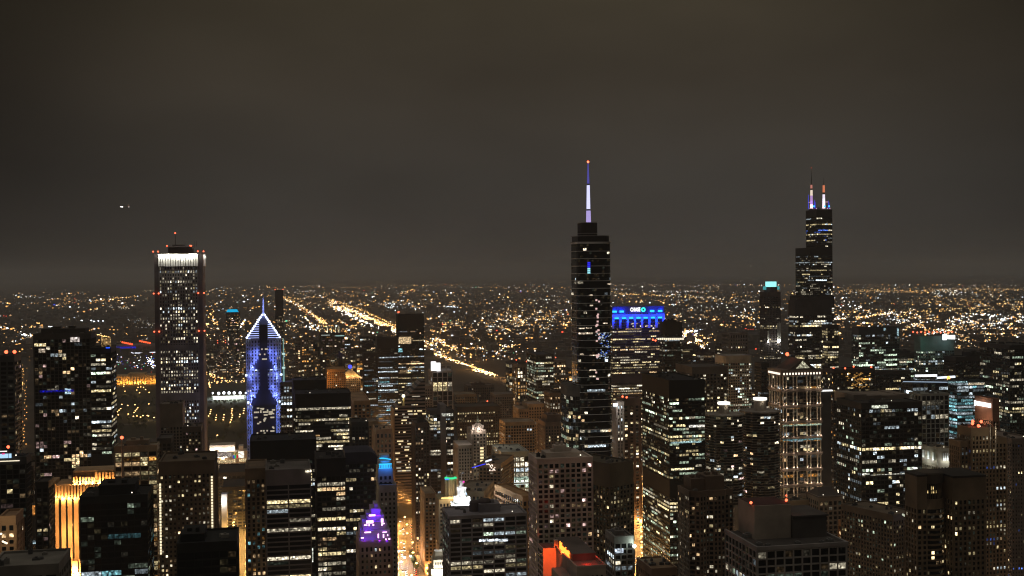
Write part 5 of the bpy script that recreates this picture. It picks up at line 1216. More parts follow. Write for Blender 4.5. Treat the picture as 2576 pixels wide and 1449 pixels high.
o = m.build('low_building', [emit((1, .98, .95), 1.6), wallmat((.05, .05, .05))]); tag(o, 'dark low block topped by a blinding white light bar beside the column lit tower', 'building')
r = find('pale building with a pitched'); W_, D_, z1_ = r['_dims']; m = MB()
m.prism(rect(W_+2, D_+2), z1_, z1_+7, 0, top=rect(W_*.5, D_*.1)); m.build('pitched_roof', wallmat((.12, .10, .09)), r)
slab_on(r, 'orange_sign', 2066, 2076, 1300, 1308, 850, emit((1, .22, .04), 1.6), out=0)
r = find('office'); 

# ================================================================= ground, roads, water
def sheet(name, pts, z, mat, kind='structure'):
    m = MB(); m.face([(p[0], p[1], z) for p in pts]); o = m.build(name, mat); o['kind'] = kind; return o
sheet('ground', [(-60000, -2000), (60000, -2000), (60000, 90000), (-60000, 90000)], 0, wallmat((.06, .052, .045), .95, .5, .004))
asph = wallmat((.09, .085, .08), .8, .25, .08)
def road(name, pts, w, z=.12, mat=None):
    m = MB()
    for a, b in zip(pts[:-1], pts[1:]):
        a, b = Vector((a[0], a[1])), Vector((b[0], b[1])); t = (b-a).normalized(); n = Vector((-t.y, t.x))*w/2
        m.face([(a.x+n.x, a.y+n.y, z), (a.x-n.x, a.y-n.y, z), (b.x-n.x, b.y-n.y, z), (b.x+n.x, b.y+n.y, z)])
    o = m.build(name, mat or asph); o['kind'] = 'structure'; return o
def G(px, py): v = ground(px, py); return (v.x, v.y)
avenue = [G(1036, 1470), G(1024, 1330), G(1021, 1185), G(1015, 1100)]
road('avenue', avenue, 34, .14)
road('yellow_street', [G(598, 1475), G(603, 1262)], 34, .14)
road('side_street', [G(1592, 1480), G(1594, 1330), G(1597, 1190)], 20, .14)
road('motorway', [(640, 2600), (640, 9000), (520, 14000)], 46, .14)
road('shore_road', [(290, 2600), (290, 7100), (30, 14500)], 26, .14)
road('park_road', [G(288, 1068), G(340, 1068), G(392, 1055)], 16, .14)
sheet('plaza', [G(985, 1480), G(1130, 1480), G(1100, 1395), G(985, 1395)], .10, wallmat((.28, .26, .24), .8, .2, .1))
m = MB(); mk = emit  # painted lines of the avenue
lm = MB()
for a, b in zip(avenue[:-1], avenue[1:]):
    a, b = Vector(a), Vector(b); t = (b-a).normalized(); n = Vector((-t.y, t.x)); L = (b-a).length; s = 0
    while s < L-4:
        for off in (-9, -3.2, 3.2, 9):
            c = a+t*s+n*off; lm.face([(c.x-.12, c.y, .16), (c.x+.12, c.y, .16), (c.x+.12+t.x*3, c.y+t.y*3, .16), (c.x-.12+t.x*3, c.y+t.y*3, .16)])
        s += 9
lm.build('lane_markings', wallmat((.7, .7, .68)))['kind'] = 'structure'
water = bpy.data.materials.new('lake_water'); water.use_nodes = True; b_ = water.node_tree.nodes['Principled BSDF']
b_.inputs['Base Color'].default_value = (.008, .010, .012, 1); b_.inputs['Roughness'].default_value = .25
sheet('lake', [G(-40, 1010), G(-40, 858), G(60, 862), G(118, 880), G(80, 925), G(55, 1010)], .05, water)
sheet('park_lawn', [G(286, 1100), G(286, 965), G(620, 965), G(620, 1110)], .04, wallmat((.022, .028, .013), .95, .4, .02))

# ================================================================= light points
PT = dict(o=emit((1, .46, .11), 2.2), O=emit((1, .56, .18), 6.5), w=emit((1, .84, .58), 2.1), W=emit((1, .92, .80), 7.5), c=emit((.72, .86, 1), 2.0),
          C=emit((.80, .90, 1), 8.0), r=emit((1, .08, .04), 2.6), g=emit((.15, 1, .55), 1.6), d=emit((1, .58, .26), .8), e=emit((.85, .85, .8), .7), b=emit((.05, .10, 1), 1.4))
PK = list(PT)
def px_size(Y, p): return p*Y/FPX
rg = random.Random(42)
_head, _pole = MB(), None
def street_lamp_mesh(h, r_, col):
    m = MB(); m.cyl(0, 0, 0, h, .16, .09, 6, 0); m.bar((0, 0, h), (1.4, 0, h+.5), .12, 0); m.ball(1.4, 0, h+.3, r_, 1, 6, .7)
    me_o = m.build('street_lamp', [wallmat((.12, .12, .12)), PT[col]]); return me_o
LAMPS = {}
n_lamps = 0
def street_lamp(x, y, col, h, r_, label, group, power=0, pc=(1, .68, .34)):
    global n_lamps
    k = (col, h, round(r_, 1))
    if k not in LAMPS: o = street_lamp_mesh(h, r_, col); LAMPS[k] = o
    else: o = LAMPS[k].copy(); scene.collection.objects.link(o)
    o.location = (x, y, 0); tag(o, label, 'street lamp', group); n_lamps += 1
    if power: lamp(o, 'emitted_light', (1.4, -1.0, h-.8), power, pc, .5)
    return o
def along(pts, step):
    for a, b in zip(pts[:-1], pts[1:]):
        a, b = Vector(a), Vector(b); L = (b-a).length; t = (b-a)/L; n = Vector((-t.y, t.x)); s = 0
        while s < L: yield a+t*s, n; s += step
GA = 'street lamps lining the bright avenue'
for i, (p, n) in enumerate(along(avenue, 24)):
    for s in (-1, 1):
        q = p+n*s*15; street_lamp(q.x, q.y, 'O', 10, 1.5, 'golden street lamp lining the bright avenue between the towers', GA, 80000 if (i+(s > 0)) % 2 else 0, (1, .43, .10))
    if i % 2 == 0: q = p+n*rg.uniform(-5, 5); street_lamp(q.x, q.y, 'O', 9, 1.4, 'golden street lamp lining the bright avenue between the towers', GA)
for (px, py) in ((1000, 1408), (1014, 1424), (1030, 1421), (1056, 1391), (1076, 1420), (1071, 1432), (1073, 1395), (992, 1440), (1006, 1436), (1082, 1437)):
    q = G(px, py); street_lamp(q[0], q[1], 'C', 9, 1.25, 'white street lamp on the plaza at the foot of the bright avenue', 'white lamps on the plaza', 6000, (.95, .93, 1))
ys = [G(598, 1475), G(603, 1262)]
for i, (p, n) in enumerate(along(ys, 19)):
    for s in (-1, 1):
        q = p+n*s*7.5; street_lamp(q.x, q.y, 'O', 10, 1.1, 'yellow street lamp along the wide yellow lit street at lower left', 'street lamps on the yellow lit street', 26000 if (i+(s > 0)) % 2 else 0, (1, .52, .12))
ss = [G(1592, 1480), G(1594, 1330), G(1597, 1190)]
for i, (p, n) in enumerate(along(ss, 26)):
    for s in (-1, 1):
        q = p+n*s*8; street_lamp(q.x, q.y, 'O', 10, 1.2, 'golden lamp in the narrow street beside the black steel skyscraper', 'street lamps in the narrow golden street', 50000 if (i+(s > 0)) % 2 else 0, (1, .48, .13))
parkpts = [(290, 966), (301, 966), (310, 966), (322, 965), (325, 972), (311, 975), (310, 979), (352, 967), (362, 965), (347, 974), (364, 973), (346, 982), (353, 981), (360, 982), (343, 989), (365, 988), (350, 996), (290, 991), (313, 992), (374, 995), (383, 961),
           (305, 1026), (320, 1029), (338, 1027), (373, 1025), (302, 1037), (298, 1041), (294, 1045), (291, 1049), (296, 1053), (345, 1035), (342, 1039), (339, 1043), (336, 1047), (321, 1051), (343, 1056), (352, 1059), (358, 1055), (372, 1056), (369, 1055), (386, 1060), (334, 1057),
           (529, 1040), (528, 1045), (527, 1050), (523, 1056), (543, 1054), (542, 1060), (541, 1066), (562, 1053), (561, 1060), (560, 1066), (583, 1037), (582, 1043), (581, 1049), (583, 1054), (582, 1060), (580, 1066), (578, 1072), (602, 1052), (601, 1058), (613, 1037), (612, 1042), (611, 1049), (545, 1106)]
for i, (px, py) in enumerate(parkpts):
    q = G(px, py); street_lamp(q[0], q[1], 'O', 8, 1.35, 'warm lamp among the dark lawns and paths of the lakefront park', 'warm lamps in the dark park', 2200 if i % 2 == 0 else 0, (1, .62, .2))
for i in range(26):
    p = ground(62+rg.uniform(-4, 5) - (0 if i % 2 else 3), 925+i*8.2); street_lamp(p.x, p.y, 'o', 9, 1.1, 'orange lamp of the lakeshore road between the left hand towers', 'orange lamps on the lakeshore road', 2500 if i % 4 == 0 else 0, (1, .5, .15))
hood = [(480, 640, 60), (600, 760, 60)]
GH = 'added lamps hidden in the downtown streets'
for Xs in (-330, -215, -90, 40, 270, 385, 505, 620, 735, 850):  # strong lamps added out of sight to give the facades a warm glow
    for Ys in range(520, 2200, 210):
        x, y = Xs, Ys+rg.uniform(-20, 20)
        px, py = project((x, y, 60))
        if not (-60 < px < 2640) or py < 800: continue
        if any(a-3 < x < b+3 and c-3 < y < d+3 for a, b, c, d, _ in RECTS): continue
        street_lamp(x, y, 'o', 10, .8, 'hidden orange lamp added between the downtown towers to brighten their walls', GH, 34000, (1, .64, .36))

for i, y in enumerate(range(3400, 12500, 330)):  # few strong lamps added to give the road surface its golden glow
    x = 640 if y < 9000 else 640-120*(y-9000)/5000; street_lamp(x+(-1)**i*24, y, 'O', 16, 2.6, 'strong orange lamp added along the distant motorway to light its road', 'lamps added along the distant motorway for its glow', 2200000, (1, .45, .12))
# floodlit pavilion, museum, stadium, low buildings seen across the park
def low(name, label, cat, px0, px1, py_top, py_base, mat, depth=30, Yd=None):
    g = ground((px0+px1)/2, py_base); Y_ = g.y; a, b = at(px0, py_top, Y_), at(px1, py_top, Y_)
    root = empty(name, (a.x+b.x)/2, Y_+depth/2); tag(root, label, cat)
    w = b.x-a.x; z = (a.z+b.z)/2
    return root, w, z, Y_
root, w, z, Y_ = low('pavilion', 'white floodlit pavilion canopy under a row of blinding lamps in the park', 'building', 536, 614, 997, 1008, None)
m = MB(); m.box(-w/2, w/2, -15, 12, 3, z); m.box(-w/2-3, w/2+3, -18, 14, z, z+1.5)
for i in range(9): m.box(-w/2+w*i/8-.5, -w/2+w*i/8+.5, -17, -16, 0, z)
m.build('canopy', wallmat((.75, .78, .72)), root)
for i in range(6): lamp(root, 'canopy_lamp', (-w/2+w*(i+.5)/6, -26, 7), 9000, (.9, 1, .88), .5)
for px in (535, 563, 576, 589, 604, 618, 550):
    q = at(px, 989 if px not in (550,) else 990, Y_+60); m = MB(); m.cyl(q.x-root.location.x, 50, 0, q.z, .4, .3, 6); m.ball(q.x-root.location.x, 50, q.z, 3.6 if px not in (535, 618) else 2.2, 1, 8)
    m.build('light_mast', [wallmat((.3, .3, .3)), emit((.86, .92, 1), 4.5)], root)
    lamp(root, 'mast_light', (q.x-root.location.x, 44, q.z-2), 26000, (.85, .95, 1), 1)
root, w, z, Y_ = low('museum', 'long museum with its colonnade floodlit deep orange beyond the park', 'building', 286, 402, 944, 966, None)
m = MB(); m.box(-w/2, w/2, -15, 40, 0, z); m.box(-w*.18, w*.18, -20, 30, 0, z+6); m.build('wall', wallmat((.55, .42, .25)), root)
cm = None
for i in range(30):
    x = -w/2+w*i/29; y = -17 if abs(x) > w*.19 else -22
    if cm is None: m = MB(); m.cyl(0, 0, 2, z-3, 1.4, 1.2, 6); cm = m.build('column', wallmat((.6, .48, .3)), root); cm.location = (x, y, 0)
    else: o = cm.copy(); scene.collection.objects.link(o); o.parent = root; o.location = (x, y, 0)
for i in range(12): x = -w/2+w*(i+.5)/12; lamp(root, 'floodlight', (x, -26, 4), 9000, (1, .42, .07), .5)
m = MB(); m.box(-w*.5, -w*.02, -15.6, -15.1, 3, z*.55); m.box(w*.08, w*.15, -15.6, -15.1, 3, z*.55); m.build('lit_doors', emit((1, .50, .12), .55, True), root)
root, w, z, Y_ = low('stadium', 'stadium rim with blue glow and rows of red lights beyond the park', 'building', 287, 400, 868, 886, None, 120)
m = MB(); m.prism([(x*w/200, y*.55) for x, y in circle(100, 28)], 0, z); m.build('bowl', wallmat((.22, .22, .24)), root)
m = MB(); m.box(-w/2, -w*.02, -60, -58, z*.55, z*.8); m.box(-w/2, -w*.1, -62, -60, z*.1, z*.25); m.build('blue_glow', emit((.02, .03, 1), .5, True), root)
m = MB()
for (a, b, c, d) in ((308, 861, 332, 866), (352, 858, 377, 863)):
    for i in range(6): t = i/5; q = at(a+(c-a)*t, b+(d-b)*t, Y_); m.ball(q.x-root.location.x, -60, q.z, 4.0, 0, 6)
m.build('red_lights', emit((1, .10, .03), 2.2), root)
a, b = at(339, 888, Y_-150), at(392, 886, Y_-150); m = MB(); l = root.location; m.bar(a-l, at(356, 888, Y_-150)-l, 3.2); m.bar(at(358, 887.8, Y_-150)-l, b-l, 3.2); m.bar(at(322, 884, Y_-150)-l, at(336, 888.5, Y_-150)-l, 2.4)
m.build('light_tubes', emit((.85, .88, 1), 1.6), root)
root, w, z, Y_ = low('lit_hall', 'white lit low hall with glowing glass bays and coloured screens beside the park', 'building', 525, 621, 1136, 1166, None)
m = MB(); m.box(-w/2, w/2, -14, 15, 0, z); m.box(-w*.48, w*.18, -10, 20, z, z+10.5); m.box(w*.28, w*.40, -12, 10, z, z+8); m.build('wall', wallmat((.6, .55, .48)), root)
m = MB(); rg2 = random.Random(5)
for i in range(7):
    x0_ = -w*.46+w*i*.092
    m.box(x0_, x0_+w*.082, -14.5, -14.1, z*.52, z*.95, 0); m.box(x0_, x0_+w*.082, -14.5, -14.1, z*.05, z*.30, 1)
m.box(-w*.35, -w*.2, -14.9, -14.6, z*.50, z*.58, 2); m.box(-w*.12, w*.0, -14.9, -14.6, z*.50, z*.58, 2); m.box(w*.28, w*.42, -14.6, -14.1, z*.45, z*.98, 2); m.box(w*.29, w*.48, -14.6, -14.1, z*.1, z*.36, 1)
m.box(w*.13, w*.27, -14.6, -14.1, z*.72, z*.92, 3); m.box(w*.13, w*.20, -14.6, -14.1, z*.05, z*.3, 1)
m.build('lit_bays', [emit((.85, .72, .62), .38, True), emit((1, .75, .40), .75, True), emit((1, .93, .78), 1.5, True), emit((.85, .65, .2), .4, True)], root)
for i, c in enumerate(((.03, .05, .6), (.02, .6, .15), (.7, .02, .03))):
    m = MB(); m.box(w*(.13+i*.046), w*(.13+i*.046+.042), -14.8, -14.1, z*.42, z*.66); m.build('coloured_screen', emit(c, .9), root)
for i in range(6): m = None; lamp(root, 'roof_lamp', (-w*.45+i*w*.12, -13, z+3), 3000, (1, .85, .7), .4)
v = at(564, 1242, 1430); m = MB(); a, b = at(557, 1263, 1430), at(571, 1243, 1430); m.box(a.x, b.x, 1430, 1442, 0, b.z)
o = m.build('small_building', wallmat((.6, .58, .52))); tag(o, 'small pale white box building at the head of the yellow street', 'building'); lamp(o, 'floodlight', ((a.x+b.x)/2-3, 1424, a.z+1), 6000, (.95, .98, 1), .4)
for nm, l_, r_, yt, Y_, c, s_, lab in (('glow_panel', 67, 94, 1362, 1100, (.5, .7, .8), .45, 'pale blue video screen glowing between dark towers at lower left'), ('glow_panel', 68, 88, 1272, 1150, (1, .38, .08), .5, 'orange lit glass box glowing between dark towers at lower left'),
                              ('glow_panel', 100, 132, 1078, 1500, (.45, .40, .22), .22, 'olive blank wall with floodlight painted into its glow beside the lakeshore road')):  # the olive wall's floodlighting is put into an emissive colour
    a, b = at(l_, yt, Y_), at(r_, yt, Y_); hgt = (18 if yt < 1100 else 9)*1.0; m = MB(); m.box(a.x, b.x, Y_, Y_+1, a.z-hgt*(2 if yt < 1100 else 1), a.z, 0); m.box(a.x+.3, b.x-.3, Y_+1.1, Y_+12, 0, a.z-.3, 1)
    o = m.build(nm, [emit(c, s_, True), wallmat((.08, .08, .08))]); tag(o, lab, 'screen' if yt > 1100 else 'lit wall')
# white facade foot beside the plaza
Y_ = 1000.0; a, b = at(1084, 1420, Y_), at(1124, 1420, Y_)
root = empty('civic_building', (a.x+b.x)/2, Y_+10); tag(root, 'ornate white floodlit building foot beside the plaza and dark office slab', 'building')
w = b.x-a.x; zt = at(1100, 1420, Y_).z
m = MB(); m.box(-w/2, w/2, -10, 10, 0, at(1100, 1432, Y_).z); m.box(-w*.3, w/2, -7, 10, 5, zt+3); m.prism(rect(w*.7, 14, w*.12, 2), zt+3, zt+9, 0, top=rect(w*.5, 8, w*.12, 2)); m.build('wall', wallmat((.6, .56, .46)), root)
m = MB()
for i in range(5): m.box(-w*.2+i*w*.14, -w*.2+i*w*.14+1.0, -7.3, -7.05, zt-2, zt+1)
m.build('window_openings', glassmat(), root)
for x in (-w*.4, -w*.1, w*.2, w*.45): lamp(root, 'floodlight', (x, -15, at(1100, 1434, Y_).z+1), 3500, (1, .93, .8), .4)

# trees and cars
bark = wallmat((.05, .035, .025)); leaf = wallmat((.05, .07, .025), .9, .5, .4)
def tree_mesh(seed, h):
    rg_ = random.Random(seed); t = MB(); t.cyl(0, 0, 0, h*.45, .28, .16, 6)
    for i in range(4): a_ = i*1.6; t.bar((0, 0, h*.38), (math.cos(a_)*h*.22, math.sin(a_)*h*.22, h*.68), .14)
    c = MB()
    for i in range(150):
        u = Vector((rg_.gauss(0, 1), rg_.gauss(0, 1), rg_.gauss(0, .8))).normalized()*(rg_.random()**.4)*h*.34
        p = u+Vector((0, 0, h*.66)); s = rg_.uniform(.3, .7); a_ = Vector((rg_.gauss(0, 1), rg_.gauss(0, 1), rg_.gauss(0, 1))).normalized(); b2_ = a_.orthogonal().normalized()
        c.face([p-a_*s, p+b2_*s, p+a_*s, p-b2_*s])
    return t, c
TR = []
for i in range(3):
    t, c = tree_mesh(i, 9+i*1.5); to = t.build('trunk', bark); co = c.build('crown', leaf); TR.append((to.data, co.data)); bpy.data.objects.remove(to); bpy.data.objects.remove(co)
def tree(x, y, lab, grp, k=None):
    e_ = empty('tree', x, y, rg.uniform(0, 6)); tag(e_, lab, 'tree', grp); td, cd = TR[k if k is not None else rg.randrange(3)]
    for n_, d_ in (('trunk', td), ('crown', cd)): link(bpy.data.objects.new(n_, d_), e_)
for i in range(110):
    px, py = (rg.uniform(290, 392), rg.uniform(1000, 1085)) if i % 2 else (rg.uniform(524, 618), rg.uniform(1012, 1112))
    q = G(px, py); tree(q[0], q[1], 'dark leafy tree in the lamp lit lakefront park', 'trees in the lamp lit park')
for i in range(9):
    t = i/8; q = G(1035+t*12, 1404+t*34); tree(q[0], q[1], 'small green tree in the planted median of the plaza', 'median trees on the plaza', 0)
def car_mesh():
    b = MB(); b.prism([(-.9, -2.2), (.9, -2.2), (.9, 2.2), (-.9, 2.2)], .3, .95, 0, top=[(-.86, -2.15), (.86, -2.15), (.86, 2.15), (-.86, 2.15)])
    b.prism([(-.84, -1.5), (.84, -1.5), (.84, 1.1), (-.84, 1.1)], .95, 1.5, 1, top=[(-.68, -1.0), (.68, -1.0), (.68, .6), (-.68, .6)])
    w_ = MB()
    for sx in (-.85, .85):
        for sy in (-1.4, 1.4):
            n = len(w_.v); k = 10
            for dx in (-.1, .1): w_.v += [(sx+dx, sy+.33*math.cos(2*math.pi*i/k), .33+.33*math.sin(2*math.pi*i/k)) for i in range(k)]
            for i in range(k): w_.f.append((n+i, n+(i+1) % k, n+k+(i+1) % k, n+k+i)); w_.mi.append(0)
            w_.f.append(tuple(n+i for i in range(k))); w_.f.append(tuple(n+2*k-1-i for i in range(k))); w_.mi += [0, 0]
    h = MB(); h.ball(0, 0, 0, .42, 0, 6); t = MB(); t.ball(0, 0, 0, .34, 0, 6)
    objs = [b.build('body', [wallmat((.25, .24, .24), .4), glassmat()]), w_.build('wheels', wallmat((.03, .03, .03))), h.build('headlight', emit((1, .95, .85), 6.0)), t.build('tail_light', emit((1, .06, .02), 3.5))]
    d = [o.data for o in objs]
    for o in objs: bpy.data.objects.remove(o)
    return d
CB, CWH, CH, CT = car_mesh()
def car(x, y, rz, lab, grp):
    e_ = empty('car', x, y, rz); tag(e_, lab, 'car', grp); link(bpy.data.objects.new('body', CB), e_); link(bpy.data.objects.new('wheels', CWH), e_)
    for s in (-.6, .6):
        for n_, d_, yy in (('headlight', CH, -2.25), ('tail_light', CT, 2.25)): o = link(bpy.data.objects.new(n_, d_), e_); o.location = (s, yy, .7)
pts = list(along(avenue, 8.5))
for i in range(64):
    p, n = pts[rg.randrange(min(len(pts), 62))]; side = rg.choice((-8.5, -5.2, 5.2, 8.5)); q = p+n*side
    car(q.x, q.y, 0 if side > 0 else math.pi, 'car with lights on in the evening traffic of the bright avenue', 'cars on the bright avenue')
pts = list(along(ys, 7))
for i in range(26):
    p, n = pts[rg.randrange(len(pts))]; side = rg.choice((-11, 11, 3)); q = p+n*side; car(q.x, q.y, rg.choice((0, math.pi)), 'car on the wide yellow lit street at lower left', 'cars on the yellow lit street')
pts = list(along(ss, 9))
for i in range(16):
    p, n = pts[rg.randrange(len(pts))]; q = p+n*rg.choice((-4, 4)); car(q.x, q.y, rg.choice((0, math.pi)), 'car in the narrow golden street beside the black skyscraper', 'cars in the narrow golden street')

# ---- far city lights: more than anybody could count
L = MB()
def pt(x, y, k, size, z=None):
    L.octa(x, y, z if z is not None else rg.uniform(7, 14), size, size*.62, PK.index(k))
def plight(px, py, k, p=2.0):
    v = ground(px, py, 9.0)
    d = math.hypot(v.x, v.y); pt(v.x, v.y, k, px_size(d, p)/2, 9.0)
lake_x = lambda y: -520 - (y-3000)*.30
N = 0
while N < 12800:
    t = rg.random()
    py = 717 + 190*(t**1.25); px = rg.uniform(-260, 2860); g = ground(px, py)
    if g.y > 30000: continue
    n1 = noise.noise(Vector((g.x/1400, g.y/2600, 3))); n2 = noise.noise(Vector((g.x/420, g.y/900, 9)))
    dens = .50 + n1*1.7 + n2*1.4
    if px < 400: dens -= .48
    if py < 735: dens *= .75
    if 1150 < px < 1440 and 840 < py < 930: dens -= .6
    if rg.random() > dens: N += .35; continue
    if g.x < lake_x(g.y) and g.y < 6000: continue
    if g.y < 2400: continue
    if rg.random() < .72:
        if rg.random() < .5: x = round(g.x/201)*201 + rg.uniform(-3, 3); y = g.y
        else: y = round(g.y/402)*402; x = g.x
    else: x, y = g.x, g.y
    warm = noise.noise(Vector((g.x/2200, g.y/3500, 20)))
    k = rg.choices('oOwWcCrgdeb', weights=(9+12*max(0, warm), 2.2+3.0*max(0, warm), 3, 1.2, 1.2, .7-1.2*min(0, warm), .4, .12, 12, 4, .08))[0]
    d = math.hypot(x, y); near = max(0, min(1, (py-717)/100))
    pt(x, y, k, px_size(d, rg.choice((.7, .8, 1.0, 1.2, 1.6, 2.0, 2.7))*(.75+.55*near))); N += 1
def line(pts_, n, keys, p=(1.2, 2.2), jit=(1.5, 1.5)):
    seg = []; n = int(n*(1.7 if 'O' in keys and n > 60 else 1.25)); p = (p[0]*1.12, p[1]*1.12)
    for a, b in zip(pts_[:-1], pts_[1:]): seg.append((a, b, math.dist(a, b)))
    tot = sum(s[2] for s in seg)
    for i in range(n):
        u = (i+rg.random()*.6)/n*tot
        for a, b, l_ in seg:
            if u <= l_ or (a, b, l_) == seg[-1]: break
            u -= l_
        t = min(1, u/l_); plight(a[0]+(b[0]-a[0])*t+rg.gauss(0, jit[0]), a[1]+(b[1]-a[1])*t+rg.gauss(0, jit[1]), rg.choice(keys), rg.uniform(*p))
# motorway and railway corridors
line([(1000, 834), (1066, 858), (1100, 868)], 60, 'OOW', (1.8, 2.8), (4, 3)); line([(835, 764), (1000, 834)], 200, 'OOO', (1.6, 3.0), (2.2, 2.4)); line([(703, 745), (760, 772), (815, 812)], 110, 'OOoWow', (1.5, 2.6), (1.5, 2.0)); line([(720, 745), (780, 765)], 30, 'oOd', (1.2, 2), (6, 2.5)); line([(735, 765), (800, 806)], 26, 'rowo', (1.2, 2.0), (1, 1))
line([(826, 758), (900, 788), (1000, 834)], 230, 'OOoWowW', (1.5, 2.8), (3.5, 3.5)); line([(838, 772), (920, 812), (1000, 838)], 110, 'WCWOW', (1.5, 2.8), (3, 3)); line([(850, 758), (910, 779), (1000, 822)], 70, 'oOo', (1.5, 2.2), (1, 1.2)); line([(930, 800), (1000, 825)], 34, 'OO', (1.5, 2.2), (.6, .6))
line([(1066, 838), (1148, 878)], 90, 'OoOWo', (1.6, 2.8), (4, 3)); line([(1066, 880), (1150, 908), (1248, 943)], 62, 'OOo', (2.0, 3.0), (.8, .8)); line([(1075, 884), (1160, 914), (1250, 944)], 52, 'OOW', (2.0, 3.2), (1.5, 1.2)); line([(1190, 928), (1244, 944)], 46, 'OWO', (2, 3.4), (5, 2))
line([(866, 849), (912, 882)], 60, 'OOW', (1.8, 2.8), (1.2, 1.2)); line([(800, 803), (816, 813)], 24, 'OO', (2, 3), (4, 3)); line([(868, 842), (900, 838)], 30, 'oOo', (1.6, 2.4), (10, 6))
line([(765, 905), (790, 955)], 70, 'OOoW', (1.6, 3.0), (5, 4)); line([(760, 910), (765, 930)], 10, 'oo', (2, 2.4), (1, 2))
# cross streets and districts
line([(235, 757), (300, 749), (345, 746)], 64, 'oOd', (1.0, 1.7), (3, .8)); line([(135, 752), (235, 757)], 24, 'odw', (1, 1.6), (3, 1.5)); line([(35, 744), (130, 750)], 26, 'wdcC', (1, 2), (4, 2)); line([(352, 733), (388, 730)], 20, 'wod', (1, 1.6), (3, 1))
line([(365, 718), (390, 720)], 8, 'd', (1, 1.4), (2, 1)); line([(232, 839), (275, 848)], 24, 'OO', (1.6, 2.4), (1, .6)); line([(285, 838), (390, 848)], 20, 'oOo', (1.6, 2.4), (6, 3)); line([(205, 806), (265, 806)], 5, 'C', (3.0, 3.8), (2, 1.5)); line([(330, 808), (390, 818)], 60, 'wedc', (1.1, 1.8), (10, 6))
line([(272, 770), (325, 776)], 26, 'eww', (1.2, 2.2), (3, 1.5)); line([(50, 838), (95, 849)], 18, 'cWw', (1.4, 2.4), (4, 2)); line([(58, 840), (66, 846)], 14, 'WC', (2.2, 3.4), (1.5, 1.5)); line([(122, 821), (142, 824)], 6, 'CC', (2, 2.6), (1, .6)); line([(92, 813), (108, 813)], 8, 'OO', (1.8, 2.4), (.5, .4))
line([(855, 724), (905, 722), (935, 721)], 46, 'od', (.9, 1.5), (2, .6)); line([(775, 747), (815, 749)], 16, 'ood', (1.2, 1.8), (1, .8)); line([(890, 734), (935, 739)], 10, 'dw', (1.2, 1.6), (1, .5)); line([(970, 765), (1000, 775)], 60, 'Ccw', (1.2, 2.2), (12, 3)); line([(1010, 760), (1060, 778)], 46, 'cwCe', (1.2, 2.2), (10, 5))
line([(1118, 771), (1152, 773)], 18, 'Cc', (1.4, 2.2), (3, 1)); line([(1270, 826), (1290, 834)], 12, 'OO', (1.4, 2.2), (1, .6)); line([(1165, 878), (1330, 868)], 70, 'OWwo', (1.6, 2.8), (5, 3)); line([(1160, 896), (1225, 884), (1390, 884)], 26, 'gWC', (1.6, 2.8), (4, 2)); line([(1330, 878), (1400, 876)], 12, 'OO', (2, 2.8), (2, .6))
line([(1230, 795), (1430, 800)], 260, 'oOowWe', (1.2, 2.2), (30, 15)); line([(1060, 800), (1180, 820)], 70, 'oOwe', (1.2, 2.0), (20, 10))
line([(1545, 738), (1640, 742)], 26, 'OoO', (1.4, 2.0), (2, 1)); line([(1640, 742), (1820, 750)], 44, 'OWO', (1.6, 2.4), (3, 1.8)); line([(1630, 733), (1790, 734)], 40, 'WwCw', (1.2, 2.0), (3, 1.5)); line([(1560, 718), (1660, 716)], 22, 'wwe', (1, 1.6), (4, 2)); line([(1545, 729), (1570, 727)], 8, 'wC', (1.2, 1.6), (2, .8))
line([(1690, 768), (1900, 778)], 46, 'WCcw', (1.5, 2.6), (14, 6)); line([(1840, 795), (1905, 800)], 26, 'OWo', (1.6, 2.4), (5, 3)); line([(1722, 842), (1780, 862)], 160, 'OOWo', (1.6, 3.2), (9, 7)); line([(1722, 836), (1735, 862)], 50, 'WOW', (2.2, 3.6), (5, 6)); line([(1735, 834), (1770, 830)], 14, 'CC', (2, 3), (3, 1.5))
line([(1820, 820), (1900, 815)], 40, 'oOo', (1.4, 2.2), (10, 4)); line([(1870, 826), (1900, 828)], 8, 'r', (1.6, 2.2), (2, .8))
line([(2095, 805), (2180, 796), (2250, 785)], 90, 'OOoW', (1.5, 2.6), (2, 1.6)); line([(2094, 802), (2125, 798)], 26, 'WWO', (2, 3.2), (4, 2.4)); line([(2110, 731), (2300, 733), (2400, 727), (2576, 728)], 230, 'oOodw', (1.1, 1.9), (3, 2.0)); line([(2355, 737), (2420, 732)], 30, 'CW', (1.5, 2.5), (12, 5)); line([(2200, 728), (2230, 735)], 8, 'oO', (1.2, 1.8), (3, 2))
line([(2250, 790), (2400, 776)], 60, 'OoO', (1.5, 2.3), (6, 4)); line([(2400, 780), (2576, 772)], 90, 'OOow', (1.5, 2.3), (6, 5)); line([(2110, 768), (2160, 772)], 12, 'CC', (2, 3), (8, 3)); line([(2260, 800), (2400, 830)], 220, 'OWoCOw', (1.5, 2.8), (22, 12)); line([(2400, 805), (2576, 812)], 200, 'WCOcw', (1.5, 2.8), (16, 8))
line([(2440, 795), (2530, 800)], 26, 'CC', (2.2, 3.4), (16, 5)); line([(2230, 804), (2285, 804)], 30, 'ce', (1.2, 2), (3, 1)); line([(2400, 850), (2540, 880)], 90, 'wcOed', (1.4, 2.4), (24, 12)); line([(2120, 716), (2240, 718)], 20, 'de', (.9, 1.4), (5, 2)); line([(2290, 750), (2560, 760)], 120, 'oOwde', (1.2, 2.0), (10, 8))
line([(2535, 862), (2560, 866)], 8, 'OC', (2.4, 3.6), (4, 3)); line([(2106, 838), (2118, 839)], 2, 'O', (6, 7), (.1, .1))
